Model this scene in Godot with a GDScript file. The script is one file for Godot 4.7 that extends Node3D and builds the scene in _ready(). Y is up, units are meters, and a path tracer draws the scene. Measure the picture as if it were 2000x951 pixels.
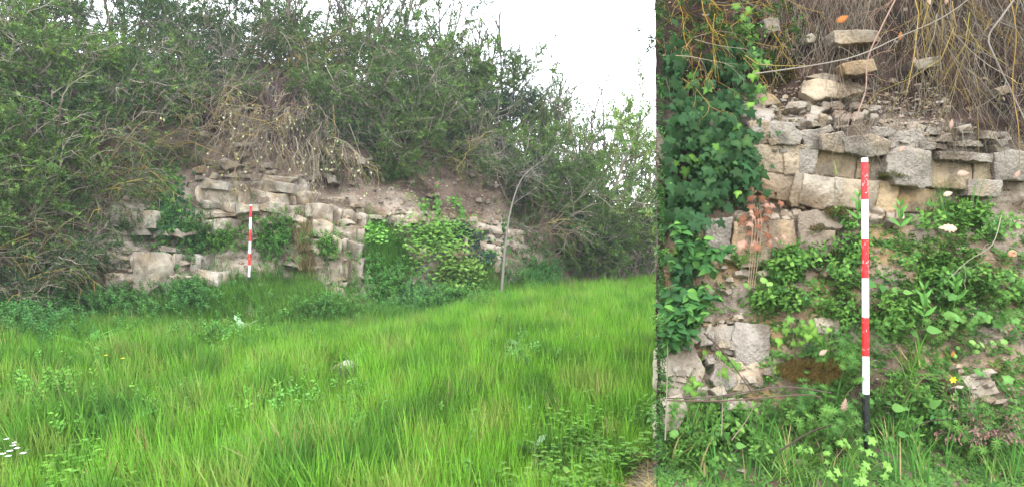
extends Node3D
# A limestone outcrop in an overgrown bank behind a meadow, and a nearer outcrop of the same beds on the right.

const K := 7.6545e-4            # tangent per photo pixel: the view is 40 degrees high over 951 pixels
const EYE := 1.6
var taken := {}
var crest_shrub: Node3D
var M := {}
var nz := FastNoiseLite.new()
var nf := FastNoiseLite.new()

# ---------------------------------------------------------------- mesh helpers
class MB:
	var v := PackedVector3Array()
	var n := PackedVector3Array()
	var c := PackedColorArray()
	var ix := PackedInt32Array()

	func vert(p: Vector3, nn: Vector3, col: Color) -> int:
		v.append(p)
		n.append(nn)
		c.append(col)
		return v.size() - 1

	func tri(a: int, b: int, d: int) -> void:
		ix.append(a)
		ix.append(b)
		ix.append(d)

	func mesh(mat: Material) -> ArrayMesh:
		var k := 0
		while k < ix.size():
			var a := ix[k]
			var b := ix[k + 1]
			var d := ix[k + 2]
			if (v[b] - v[a]).cross(v[d] - v[a]).dot(n[a] + n[b] + n[d]) > 0.0:
				ix[k + 1] = d
				ix[k + 2] = b
			k += 3
		var arr := []
		arr.resize(Mesh.ARRAY_MAX)
		arr[Mesh.ARRAY_VERTEX] = v
		arr[Mesh.ARRAY_NORMAL] = n
		arr[Mesh.ARRAY_COLOR] = c
		arr[Mesh.ARRAY_INDEX] = ix
		var m := ArrayMesh.new()
		m.add_surface_from_arrays(Mesh.PRIMITIVE_TRIANGLES, arr)
		m.surface_set_material(0, mat)
		return m

	# smooth normals from the faces; every face is wound so that it looks the way of «towards»
	func smooth() -> void:
		for k in n.size():
			n[k] = Vector3.ZERO
		var k := 0
		while k < ix.size():
			var f := (v[ix[k + 1]] - v[ix[k]]).cross(v[ix[k + 2]] - v[ix[k]])
			n[ix[k]] += f
			n[ix[k + 1]] += f
			n[ix[k + 2]] += f
			k += 3
		for q in n.size():
			n[q] = n[q].normalized()

	# every face its own corners and normal: broken stone
	func facet() -> void:
		var v2 := PackedVector3Array()
		var n2 := PackedVector3Array()
		var c2 := PackedColorArray()
		var k := 0
		while k < ix.size():
			var f := (v[ix[k + 1]] - v[ix[k]]).cross(v[ix[k + 2]] - v[ix[k]]).normalized()
			if f.dot(n[ix[k]] + n[ix[k + 1]] + n[ix[k + 2]]) < 0.0: f = -f
			for j in 3:
				v2.append(v[ix[k + j]])
				n2.append((f + n[ix[k + j]] * 0.35).normalized())
				c2.append(c[ix[k + j]])
			k += 3
		v = v2
		n = n2
		c = c2
		ix = PackedInt32Array(range(v.size()))

	func tube(pts: Array, r0: float, r1: float, sides: int, col: Color) -> void:
		var last := pts.size() - 1
		var side := Vector3.ZERO
		var first := v.size()
		for k in pts.size():
			var d: Vector3 = (pts[mini(k + 1, last)] - pts[maxi(k - 1, 0)]).normalized()
			if side == Vector3.ZERO:
				side = d.cross(Vector3(0.31, 0.9, 0.23)).normalized()
				if side.length() < 0.1:
					side = d.cross(Vector3.RIGHT).normalized()
			side = (side - d * side.dot(d)).normalized()
			var other := d.cross(side)
			var r := lerpf(r0, r1, float(k) / last)
			for s in sides:
				var a := TAU * s / sides
				var o := side * cos(a) + other * sin(a)
				v.append(pts[k] + o * r)
				n.append(o)
				c.append(col)
		for k in last:
			for s in sides:
				var a := first + k * sides + s
				var b := first + k * sides + (s + 1) % sides
				tri(a, b, a + sides)
				tri(b, b + sides, a + sides)

	# a small two-faced leaf, folded along its middle
	func leaf2(p: Vector3, d: Vector3, up: Vector3, l: float, w: float, col: Color) -> void:
		var s := d.cross(up).normalized()
		var u := s.cross(d).normalized()
		var a := vert(p, u, col)
		var b := vert(p + d * l * 0.45 + s * w * 0.5 + u * w * 0.14, (u - s * 0.25).normalized(), col)
		var e := vert(p + d * l - u * l * 0.12, u, col)
		var f := vert(p + d * l * 0.45 - s * w * 0.5 + u * w * 0.14, (u + s * 0.25).normalized(), col)
		tri(a, b, e)
		tri(a, e, f)

	# a longer leaf: stations along the spine, drooping, folded
	func leaf_long(p: Vector3, d: Vector3, up: Vector3, l: float, w: float, droop: float, fold: float, col: Color, shape: Array) -> void:
		var s := d.cross(up).normalized()
		var u := s.cross(d).normalized()
		var prev := -1
		var q := p
		var dd := d
		var steps := shape.size()
		for k in steps:
			var hw: float = shape[k] * w * 0.5
			var uu := s.cross(dd).normalized()
			var m := v.size()
			vert(q + s * hw + uu * hw * fold, (uu - s * fold).normalized(), col)
			vert(q, uu, col)
			vert(q - s * hw + uu * hw * fold, (uu + s * fold).normalized(), col)
			if prev >= 0:
				for g in 2:
					tri(prev + g, m + g, m + g + 1)
					tri(prev + g, m + g + 1, prev + g + 1)
			prev = m
			dd = (dd - u * droop / steps).normalized()
			q += dd * l / (steps - 1)

	# a flat lobed leaf: a fan over an outline (x across, y along), cupped and curled
	func fan(p: Vector3, d: Vector3, up: Vector3, size: float, outline: PackedVector2Array, curl: float, col: Color) -> void:
		var s := d.cross(up).normalized()
		var u := s.cross(d).normalized()
		var at := vert(p + d * size * 0.32, u, Color(col.r * 1.5 + 0.01, col.g * 1.35 + 0.01, col.b * 1.4 + 0.005))
		var first := v.size()
		for o in outline:
			var h := -curl * (o.x * o.x + 0.5 * (o.y - 0.3) * (o.y - 0.3)) * size
			vert(p + (s * o.x + d * o.y + u * 0.0) * size + u * h, (u + (s * o.x + d * (o.y - 0.3)) * curl * 1.2).normalized(), col)
		for k in outline.size():
			tri(at, first + k, first + (k + 1) % outline.size())


func rnd(s: int) -> RandomNumberGenerator:
	var r := RandomNumberGenerator.new()
	r.seed = s * 7919 + 13
	return r

func P(px: float, py: float, d: float) -> Vector3:
	return Vector3((px - 1000.0) * K * d, EYE + (475.5 - py) * K * d, -d)

func numbered(called: String) -> String:
	if not taken.has(called):
		taken[called] = 0
		return called
	taken[called] += 1
	return "%s_%03d" % [called, taken[called]]

func tag(o: Node, label := "", category := "", group := "", kind := "") -> Node:
	if label: o.set_meta("label", label)
	if category: o.set_meta("category", category)
	if group: o.set_meta("group", group)
	if kind: o.set_meta("kind", kind)
	return o

func thing(called: String, label: String, category: String, at := Vector3.ZERO, group := "") -> Node3D:
	var o := Node3D.new()
	o.name = numbered(called)
	o.position = at
	add_child(o, true)
	tag(o, label, category, group)
	return o

func part(parent: Node, called: String, m: Mesh, at := Vector3.ZERO, kind := "") -> MeshInstance3D:
	var o := MeshInstance3D.new()
	o.name = called
	o.mesh = m
	o.position = at
	parent.add_child(o, true)
	if kind: o.set_meta("kind", kind)
	return o

func lone(called: String, m: Mesh, at := Vector3.ZERO) -> MeshInstance3D:
	var o := MeshInstance3D.new()
	o.name = numbered(called)
	o.mesh = m
	o.position = at
	add_child(o, true)
	return o

func scatter(parent: Node, called: String, m: Mesh, xf: Array, cols: Array) -> MultiMeshInstance3D:
	var mm := MultiMesh.new()
	mm.transform_format = MultiMesh.TRANSFORM_3D
	mm.use_colors = true
	mm.mesh = m
	mm.instance_count = xf.size()
	for k in xf.size():
		mm.set_instance_transform(k, xf[k])
		mm.set_instance_color(k, cols[k])
	var o := MultiMeshInstance3D.new()
	o.name = called if parent != self else numbered(called)
	o.multimesh = mm
	parent.add_child(o, true)
	o.set_meta("kind", "stuff")
	return o

func again(o: Node3D, at: Vector3, turn: float, size: float, label: String, group := "") -> Node3D:
	var r: Node3D = o.duplicate()
	r.name = numbered(String(o.name).rstrip("_0123456789"))
	add_child(r, true)
	r.position = at
	r.rotation = Vector3(0, turn, 0)
	r.scale = Vector3.ONE * size
	tag(r, label, "", group)
	return r

func jit(c: Color, r: RandomNumberGenerator, a: float) -> Color:
	var k := 1.0 + r.randf_range(-a, a)
	return Color(c.r * k * (1.0 + r.randf_range(-a, a) * 0.5), c.g * k, c.b * k * (1.0 + r.randf_range(-a, a) * 0.4))

func aim(p: Vector3, z: Vector3, spin: float, s: float) -> Transform3D:
	# a transform whose y axis is z (the way it grows)
	var y := z.normalized()
	var x := y.cross(Vector3(0.3, 0.2, 0.93)).normalized()
	var b := Basis(x, y, x.cross(y)) * Basis(Vector3.UP, spin)
	return Transform3D(b.scaled(Vector3.ONE * s) if false else Basis(b.x * s, b.y * s, b.z * s), p)

# ---------------------------------------------------------------- materials
func noise_image(size: int, f: float, oct: int, s: int, cellular := false) -> Image:
	var n := FastNoiseLite.new()
	n.seed = s
	n.frequency = f
	n.noise_type = FastNoiseLite.TYPE_CELLULAR if cellular else FastNoiseLite.TYPE_SIMPLEX_SMOOTH
	n.fractal_type = FastNoiseLite.FRACTAL_FBM
	n.fractal_octaves = oct
	return n.get_seamless_image(size, size, false, false, 0.15, true)

func make_tex(size: int, stops: Array, layers: Array) -> Array:
	# layers: [image, weight]; the weighted sum runs through a gradient. Returns [colour, height]
	var g := Gradient.new()
	g.offsets = PackedFloat32Array(stops.map(func(s): return s[0]))
	g.colors = PackedColorArray(stops.map(func(s): return s[1]))
	var a := Image.create_empty(size, size, false, Image.FORMAT_RGB8)
	var h := Image.create_empty(size, size, false, Image.FORMAT_L8)
	var data := []
	for l in layers:
		var im: Image = l[0]
		im.convert(Image.FORMAT_L8)
		data.append(im.get_data())
	for y in size:
		for x in size:
			var t := 0.0
			for k in layers.size():
				t += (data[k][y * size + x] / 255.0 - 0.5) * layers[k][1]
			a.set_pixel(x, y, g.sample(clampf(t + 0.5, 0, 1)))
			h.set_pixel(x, y, Color(clampf(t + 0.5, 0, 1), 0, 0))
	a.generate_mipmaps()
	return [ImageTexture.create_from_image(a), ImageTexture.create_from_image(h)]

func surf(tex: Array, scale: float, relief: float, rough := 0.9) -> StandardMaterial3D:
	var m := StandardMaterial3D.new()
	m.vertex_color_use_as_albedo = true
	m.albedo_texture = tex[0]
	m.roughness = rough
	m.metallic_specular = 0.25
	m.uv1_triplanar = true
	m.uv1_world_triplanar = true
	m.uv1_scale = Vector3.ONE * scale
	m.heightmap_enabled = true
	m.heightmap_texture = tex[1]
	m.heightmap_scale = relief
	return m

func leafy(rough: float, back: float) -> StandardMaterial3D:
	var m := StandardMaterial3D.new()
	m.vertex_color_use_as_albedo = true
	m.roughness = rough
	m.metallic_specular = 0.2
	m.backlight_enabled = true
	m.backlight = Color(back, back, back * 0.6)
	return m

func plain(rough: float, spec := 0.3) -> StandardMaterial3D:
	var m := StandardMaterial3D.new()
	m.vertex_color_use_as_albedo = true
	m.roughness = rough
	m.metallic_specular = spec
	return m

func make_materials() -> void:
	var g1 := noise_image(512, 0.008, 4, 1)
	var g2 := noise_image(512, 0.05, 4, 2)
	var g3 := noise_image(512, 0.2, 2, 3)
	var c1 := noise_image(512, 0.03, 2, 4, true)
	var c2 := noise_image(512, 0.09, 2, 5, true)
	var w := func(r, g, b): return Color(r, g, b).linear_to_srgb()
	var rock := make_tex(512, [[0.0, w.call(0.32, 0.28, 0.23)], [0.32, w.call(0.68, 0.63, 0.56)], [0.5, w.call(0.92, 0.88, 0.82)], [0.72, w.call(1.0, 0.96, 0.88)], [1.0, w.call(1.0, 1.0, 0.96)]], [[g1, 0.5], [g2, 0.55], [g3, 0.35]])
	var grit := make_tex(512, [[0.0, w.call(0.45, 0.41, 0.37)], [0.4, w.call(0.8, 0.77, 0.73)], [0.6, w.call(1, 0.97, 0.93)], [1.0, w.call(1, 1, 1)]], [[g1, 0.4], [g2, 0.55], [c2, 0.25], [g3, 0.3]])
	var soil := make_tex(512, [[0.0, w.call(0.35, 0.3, 0.27)], [0.4, w.call(0.7, 0.66, 0.63)], [0.6, w.call(0.95, 0.93, 0.9)], [0.85, w.call(1, 1, 1)], [1.0, w.call(1, 1, 1)]], [[g1, 0.4], [g2, 0.7], [g3, 0.5], [c1, 0.3]])
	M.rock = surf(rock, 1.3, 1.2, 0.88)
	M.grit = surf(grit, 1.6, 1.6, 0.95)
	M.soil = surf(soil, 1.1, 1.5, 0.97)
	M.far_soil = surf(soil, 0.5, 3.0, 0.97)
	M.leaf = leafy(0.58, 0.5)
	M.ivy = leafy(0.6, 0.22)
	M.ivy.metallic_specular = 0.22
	M.grass = leafy(0.58, 0.6)
	M.dry = leafy(0.8, 0.4)
	M.bark = plain(0.85)
	M.moss = plain(0.98, 0.1)
	M.petal = leafy(0.6, 0.6)
	var paint_n := make_tex(256, [[0.0, w.call(1, 1, 1)], [0.69, w.call(1, 1, 1)], [0.72, w.call(1, 0.75, 0.7)], [1.0, w.call(1, 0.8, 0.8)]], [[g3.duplicate(), 0.9], [g2.duplicate(), 0.4]])
	M.red = chipped(Color(0.62, 0.012, 0.015), Color(0.75, 0.6, 0.56))
	M.white = chipped(Color(0.8, 0.8, 0.79), Color(0.62, 0.6, 0.56))
	M.black = chipped(Color(0.012, 0.012, 0.013), Color(0.09, 0.085, 0.08))

func chipped(base: Color, chip: Color) -> StandardMaterial3D:
	# gloss paint with small scratches through to the primer
	var im := Image.create_empty(256, 256, false, Image.FORMAT_RGB8)
	im.fill(base.linear_to_srgb())
	var r := rnd(77)
	for k in 200:
		var x := r.randi_range(0, 250)
		var y := r.randi_range(0, 250)
		var l := r.randi_range(4, 16)
		if r.randf() < 0.6:
			im.fill_rect(Rect2i(x, y, r.randi_range(1, 3), l), chip.linear_to_srgb())
		else:
			im.fill_rect(Rect2i(x, y, 3, 3), chip.linear_to_srgb())
	var m := StandardMaterial3D.new()
	m.albedo_texture = ImageTexture.create_from_image(im)
	m.roughness = 0.38
	m.uv1_triplanar = true
	m.uv1_world_triplanar = true
	m.uv1_scale = Vector3.ONE * 2.3
	return m

# ---------------------------------------------------------------- the ground's shape
# columns of the far bank: photo column, then eight stations (row, distance) from its foot to the plateau above
var cols := [
	[-150, [[660, 8.0], [570, 8.6], [480, 9.0], [400, 9.4], [320, 9.8], [240, 10.3], [160, 11.0], [100, 13.0]]],
	[0, [[640, 8.7], [560, 9.3], [480, 9.7], [400, 10.0], [320, 10.4], [240, 10.9], [160, 11.6], [100, 13.6]]],
	[200, [[640, 9.4], [570, 10.2], [480, 10.5], [410, 10.75], [330, 11.2], [250, 11.7], [170, 12.5], [110, 14.5]]],
	[485, [[655, 9.9], [566, 11.2], [470, 11.45], [400, 11.6], [330, 11.95], [250, 12.4], [170, 13.2], [120, 15.5]]],
	[650, [[650, 10.2], [570, 11.2], [480, 11.6], [420, 12.0], [350, 12.6], [280, 13.2], [200, 14.0], [150, 16.0]]],
	[800, [[640, 10.8], [560, 11.8], [490, 12.2], [430, 12.6], [370, 13.2], [300, 13.8], [230, 14.6], [190, 16.5]]],
	[950, [[605, 12.2], [560, 13.0], [500, 13.4], [450, 13.8], [390, 14.4], [330, 15.0], [270, 16.0], [240, 18.0]]],
	[1050, [[590, 13.5], [555, 14.3], [510, 14.8], [465, 15.3], [420, 16.0], [380, 16.8], [340, 18.0], [320, 20.0]]],
	[1150, [[573, 16.0], [550, 17.0], [520, 18.0], [490, 19.0], [460, 20.0], [430, 21.0], [410, 22.5], [400, 25.0]]],
	[1300, [[557, 20.0], [545, 21.5], [530, 23.0], [510, 25.0], [495, 27.0], [480, 29.0], [475, 31.0], [470, 34.0]]]]

func column(u: float) -> Array:
	if u <= cols[0][0]:
		return cols[0][1]
	for k in cols.size() - 1:
		if u <= cols[k + 1][0]:
			var f: float = (u - cols[k][0]) / (cols[k + 1][0] - cols[k][0])
			f = f * f * (3.0 - 2.0 * f)
			var o := []
			for j in 8:
				var a = cols[k][1][j]
				var b = cols[k + 1][1][j]
				o.append([lerpf(a[0], b[0], f), lerpf(a[1], b[1], f)])
			return o
	return cols[-1][1]

func rumple(p: Vector3, amount: float) -> Vector3:
	var a := nz.get_noise_3d(p.x * 60, p.y * 90, p.z * 60)
	var b := nf.get_noise_3d(p.x * 60, p.y * 60, p.z * 60)
	var e := nf.get_noise_3d(p.x * 190, p.y * 230, p.z * 190)
	return p + Vector3(0, b * 0.25 + e * 0.1, a + b * 0.5 + e * 0.22) * amount

func bank_t(u: float, t: float) -> Vector3:
	var c := column(u)
	t = clampf(t, 0, 6.999)
	var j := int(t)
	var f := t - j
	var k := clampf(t * 1.5, 0, 1)
	var ledge := 0.0
	var bp := P(u, lerpf(c[j][0], c[j + 1][0], f), lerpf(c[j][1], c[j + 1][1], f))
	bp.z += absf(nf.get_noise_3d(bp.x * 50, bp.y * 420, 11.0)) * 0.22 * clampf(4.0 - t, 0, 1) * clampf(t - 0.5, 0, 1) * clampf((u - 150.0) / 80.0, 0, 1) * clampf((1080.0 - u) / 80.0, 0, 1)
	return rumple(bp, lerpf(0.05, 0.36, k))

func bank(px: float, py: float) -> Vector3:      # a point on the far bank seen at that pixel
	var c := column(px)
	if py >= c[0][0]:
		return field(px, py)
	for j in 7:
		if py >= c[j + 1][0]:
			return bank_t(px, j + (c[j][0] - py) / (c[j][0] - c[j + 1][0]))
	return bank_t(px, 6.99)

func field_d(u: float, d: float) -> Vector3:
	var c := column(u)
	var foot := P(u, c[0][0], c[0][1])
	var t := clampf((d - 3.8) / (c[0][1] - 3.8), 0, 1)
	var y := foot.y * t * t * (3.0 - 2.0 * t)
	var p := Vector3((u - 1000.0) * K * d, y, -d)
	p.y += nz.get_noise_2d(p.x * 40, p.z * 40) * 0.06 * (1.0 - t)
	return p if t < 1.0 else rumple(foot, 0.05)

func field(px: float, py: float) -> Vector3:
	var d := 2.0
	var most: float = column(px)[0][1]
	while d < most:
		var p := field_d(px, d)
		if 475.5 + (EYE - p.y) / (K * d) < py:
			return p
		d += 0.05
	return field_d(px, most)

# the near outcrop: distance of its face by photo row
var near := [[1320, 2.55], [1120, 2.85], [951, 3.2], [840, 3.45], [700, 3.6], [600, 3.7], [520, 3.8], [430, 3.88], [410, 4.0], [300, 4.0], [235, 3.98], [225, 4.12], [100, 4.28], [0, 4.42], [-120, 4.7], [-200, 5.3], [-205, 6.4]]

func near_d(py: float) -> float:
	for k in near.size() - 1:
		if py >= near[k + 1][0]:
			return lerpf(near[k][1], near[k + 1][1], clampf((near[k][0] - py) / (near[k][0] - near[k + 1][0]), 0, 1))
	return near[-1][1]

func near_at(px: float, py: float) -> Vector3:
	var p := P(px, py, near_d(py))
	var bed := absf(nf.get_noise_3d(p.x * 110, p.y * 900, 21.0)) * 0.035 * clampf((py - 220.0) / 30.0, 0, 1) * clampf((820.0 - py) / 60.0, 0, 1)
	var a := bed + nz.get_noise_3d(p.x * 160, p.y * 200, 7.0) * 0.05 + nf.get_noise_3d(p.x * 180, p.y * 180, 3.0) * 0.035 + nf.get_noise_3d(p.x * 700, p.y * 700, 9.0) * 0.012
	return p + Vector3(0, a * 0.3, a)

func near_up(px: float, py: float, z: float) -> Vector3:
	return near_at(px, py) + (P(px, py, near_d(py) - z) - P(px, py, near_d(py)))

func lerp3(a: Color, b: Color, t: float) -> Color:
	return a.lerp(b, clampf(t, 0, 1))

func build_ground() -> void:
	# meadow in front of the bank
	var b := MB.new()
	var us := 300
	for k in us + 1:
		var u := lerpf(-900, 2300, float(k) / us)
		var most: float = column(u)[0][1]
		for j in 41:
			var p := field_d(u, lerpf(0.6, most, pow(j / 40.0, 1.3)))
			var q := nz.get_noise_2d(p.x * 60, p.z * 60)
			b.vert(p, Vector3.UP, lerp3(Color(0.07, 0.075, 0.03), Color(0.13, 0.11, 0.06), 0.5 + q) if px_path(p) < -0.1 else Color(0.3, 0.265, 0.22))
	for k in us:
		for j in 40:
			var a := k * 41 + j
			b.tri(a, a + 1, a + 41)
			b.tri(a + 1, a + 42, a + 41)
	b.smooth()
	for q in b.n.size():
		if b.n[q].y < 0: b.n[q] = -b.n[q]
	tag(lone("ground", b.mesh(M.far_soil)), "green meadow ground in front of the overgrown bank", "", "", "structure")
	# the far plain
	b = MB.new()
	for k in 49:
		for j in 2:
			var a := TAU * k / 48.0
			b.vert(Vector3(cos(a) * 600 * j, -0.25, sin(a) * 600 * j - 5), Vector3.UP, Color(0.06, 0.1, 0.02))
	for k in 32:
		b.tri(k * 2, k * 2 + 1, k * 2 + 3)
	tag(lone("terrain", b.mesh(M.far_soil)), "flat green land reaching away to the horizon", "", "", "structure")
	# the far bank
	b = MB.new()
	us = 330
	var vs := 105
	var brown := Color(0.21, 0.155, 0.12)
	var dark := Color(0.07, 0.05, 0.038)
	var ochre := Color(0.36, 0.26, 0.15)
	var pale := Color(0.47, 0.415, 0.345)
	for k in us + 1:
		var u := lerpf(-500, 1700, float(k) / us)
		for j in vs + 1:
			var t := 7.0 * j / vs
			var p := bank_t(u, t)
			var q := nz.get_noise_3d(p.x * 90, p.y * 120, 5.0) + 0.6 * nf.get_noise_3d(p.x * 200, p.y * 260, 2.0)
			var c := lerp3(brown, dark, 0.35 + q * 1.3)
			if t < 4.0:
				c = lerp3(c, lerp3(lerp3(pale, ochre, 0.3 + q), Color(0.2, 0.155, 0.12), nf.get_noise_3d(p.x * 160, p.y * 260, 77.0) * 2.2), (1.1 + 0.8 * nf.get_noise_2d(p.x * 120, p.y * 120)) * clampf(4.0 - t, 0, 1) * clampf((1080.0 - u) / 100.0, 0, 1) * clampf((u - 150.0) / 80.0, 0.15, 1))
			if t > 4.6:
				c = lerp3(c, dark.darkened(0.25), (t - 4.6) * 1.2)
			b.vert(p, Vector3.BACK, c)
	for k in us:
		for j in vs:
			var a := k * (vs + 1) + j
			b.tri(a, a + 1, a + vs + 1)
			b.tri(a + 1, a + vs + 2, a + vs + 1)
	b.smooth()
	for q in b.n.size():
		if b.n[q].z + b.n[q].y < 0: b.n[q] = -b.n[q]
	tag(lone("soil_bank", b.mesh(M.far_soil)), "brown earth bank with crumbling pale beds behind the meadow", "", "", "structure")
	# the near bank
	b = MB.new()
	us = 190
	vs = 230
	for k in us + 1:
		var px := 1282.0 + 1100.0 * k / us
		for j in vs + 1:
			var py := lerpf(1320, -205, float(j) / vs)
			var p := near_at(px, py)
			if k == 0:
				p.x += nf.get_noise_2d(p.y * 300, 4) * 0.006
			var q := nz.get_noise_3d(p.x * 250, p.y * 300, 5.0) + 0.6 * nf.get_noise_3d(p.x * 600, p.y * 600, 2.0)
			var up := lerp3(Color(0.08, 0.052, 0.04), Color(0.03, 0.02, 0.016), 0.4 + q * 1.3)
			var grey := lerp3(Color(0.33, 0.285, 0.24), Color(0.17, 0.14, 0.115), 0.5 + q * 1.5)
			var yel := lerp3(Color(0.36, 0.25, 0.13), Color(0.3, 0.25, 0.2), 0.5 + q)
			var rocky := lerp3(Color(0.4, 0.34, 0.265), Color(0.19, 0.145, 0.105), 0.3 + q * 1.6)
			var low := lerp3(Color(0.1, 0.07, 0.05), Color(0.22, 0.17, 0.125), 0.35 + q * 1.1)
			var c := up
			var edge := py + q * 30.0 - maxf(px - 1700.0, 0) * 0.25
			c = lerp3(c, grey, (edge - 190.0) / 25.0)
			c = lerp3(c, lerp3(rocky, Color(0.07, 0.05, 0.037), (1440.0 - px) / 40.0), (edge - 280.0) / 10.0)
			c = lerp3(c, yel, (edge - 400.0) / 12.0)
			c = lerp3(c, low, (edge - 510.0) / 60.0 * clampf((px - 1500.0 + q * 60.0) / 60.0, 0, 1) + (edge - 800.0) / 40.0)
			c = lerp3(c, Color(0.05, 0.037, 0.028), (1312.0 + q * 20.0 - px) / 14.0)
			b.vert(p, Vector3.BACK, c)
	for k in us:
		for j in vs:
			var a := k * (vs + 1) + j
			b.tri(a, a + 1, a + vs + 1)
			b.tri(a + 1, a + vs + 2, a + vs + 1)
	# its cut end and its back, down to the ground
	var first := b.v.size()
	b.smooth()
	for q in b.n.size():
		if b.n[q].z + b.n[q].y < 0: b.n[q] = -b.n[q]
	var rim: Array[Vector3] = []
	for j in vs + 1: rim.append(b.v[j])
	for j in 12: rim.append(b.v[vs].lerp(Vector3(b.v[vs].x * 1.35, -0.1, b.v[vs].z * 1.35), (j + 1) / 12.0))
	var end := MB.new()
	var hs := 36
	for p in rim:
		for k in hs + 1:
			var q := Vector3(p.x, lerpf(p.y, -0.1, float(k) / hs), p.z)
			var e := nz.get_noise_3d(q.x * 90, q.y * 160, q.z * 90) + 0.6 * nf.get_noise_3d(q.x * 300, q.y * 400, q.z * 300)
			q.x += absf(e) * 0.16 * minf(1.0, k / 2.0)
			var c := lerp3(Color(0.1, 0.07, 0.053), Color(0.05, 0.036, 0.028), 0.5 + e)
			if q.y < 2.3 and q.y > 0.8: c = lerp3(c, Color(0.36, 0.31, 0.25), 0.4 + e * 1.5)
			end.vert(q, Vector3(-0.98, 0, -0.2), c)
	for j in rim.size() - 1:
		for k in hs:
			var i := j * (hs + 1) + k
			end.tri(i, i + 1, i + hs + 1)
			end.tri(i + 1, i + hs + 2, i + hs + 1)
	end.smooth()
	for q in end.n.size():
		if end.n[q].x > 0: end.n[q] = -end.n[q]
	tag(lone("soil_bank", end.mesh(M.soil)), "cut earth end of the near bank beside the gravel track", "", "", "structure")
	first = b.v.size()
	for k in us + 1:
		var p := b.v[k * (vs + 1) + vs]
		b.vert(p, Vector3(0, 0.6, -0.8), Color(0.1, 0.09, 0.05))
		b.vert(Vector3(p.x * 1.35, -0.1, p.z * 1.35), Vector3(0, 0.6, -0.8), Color(0.1, 0.09, 0.05))
	for k in us:
		b.tri(first + k * 2, first + k * 2 + 1, first + k * 2 + 2)
		b.tri(first + k * 2 + 1, first + k * 2 + 3, first + k * 2 + 2)
	tag(lone("soil_bank", b.mesh(M.soil)), "near earth bank of dark soil over pale crumbly marl", "", "", "structure")

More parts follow.
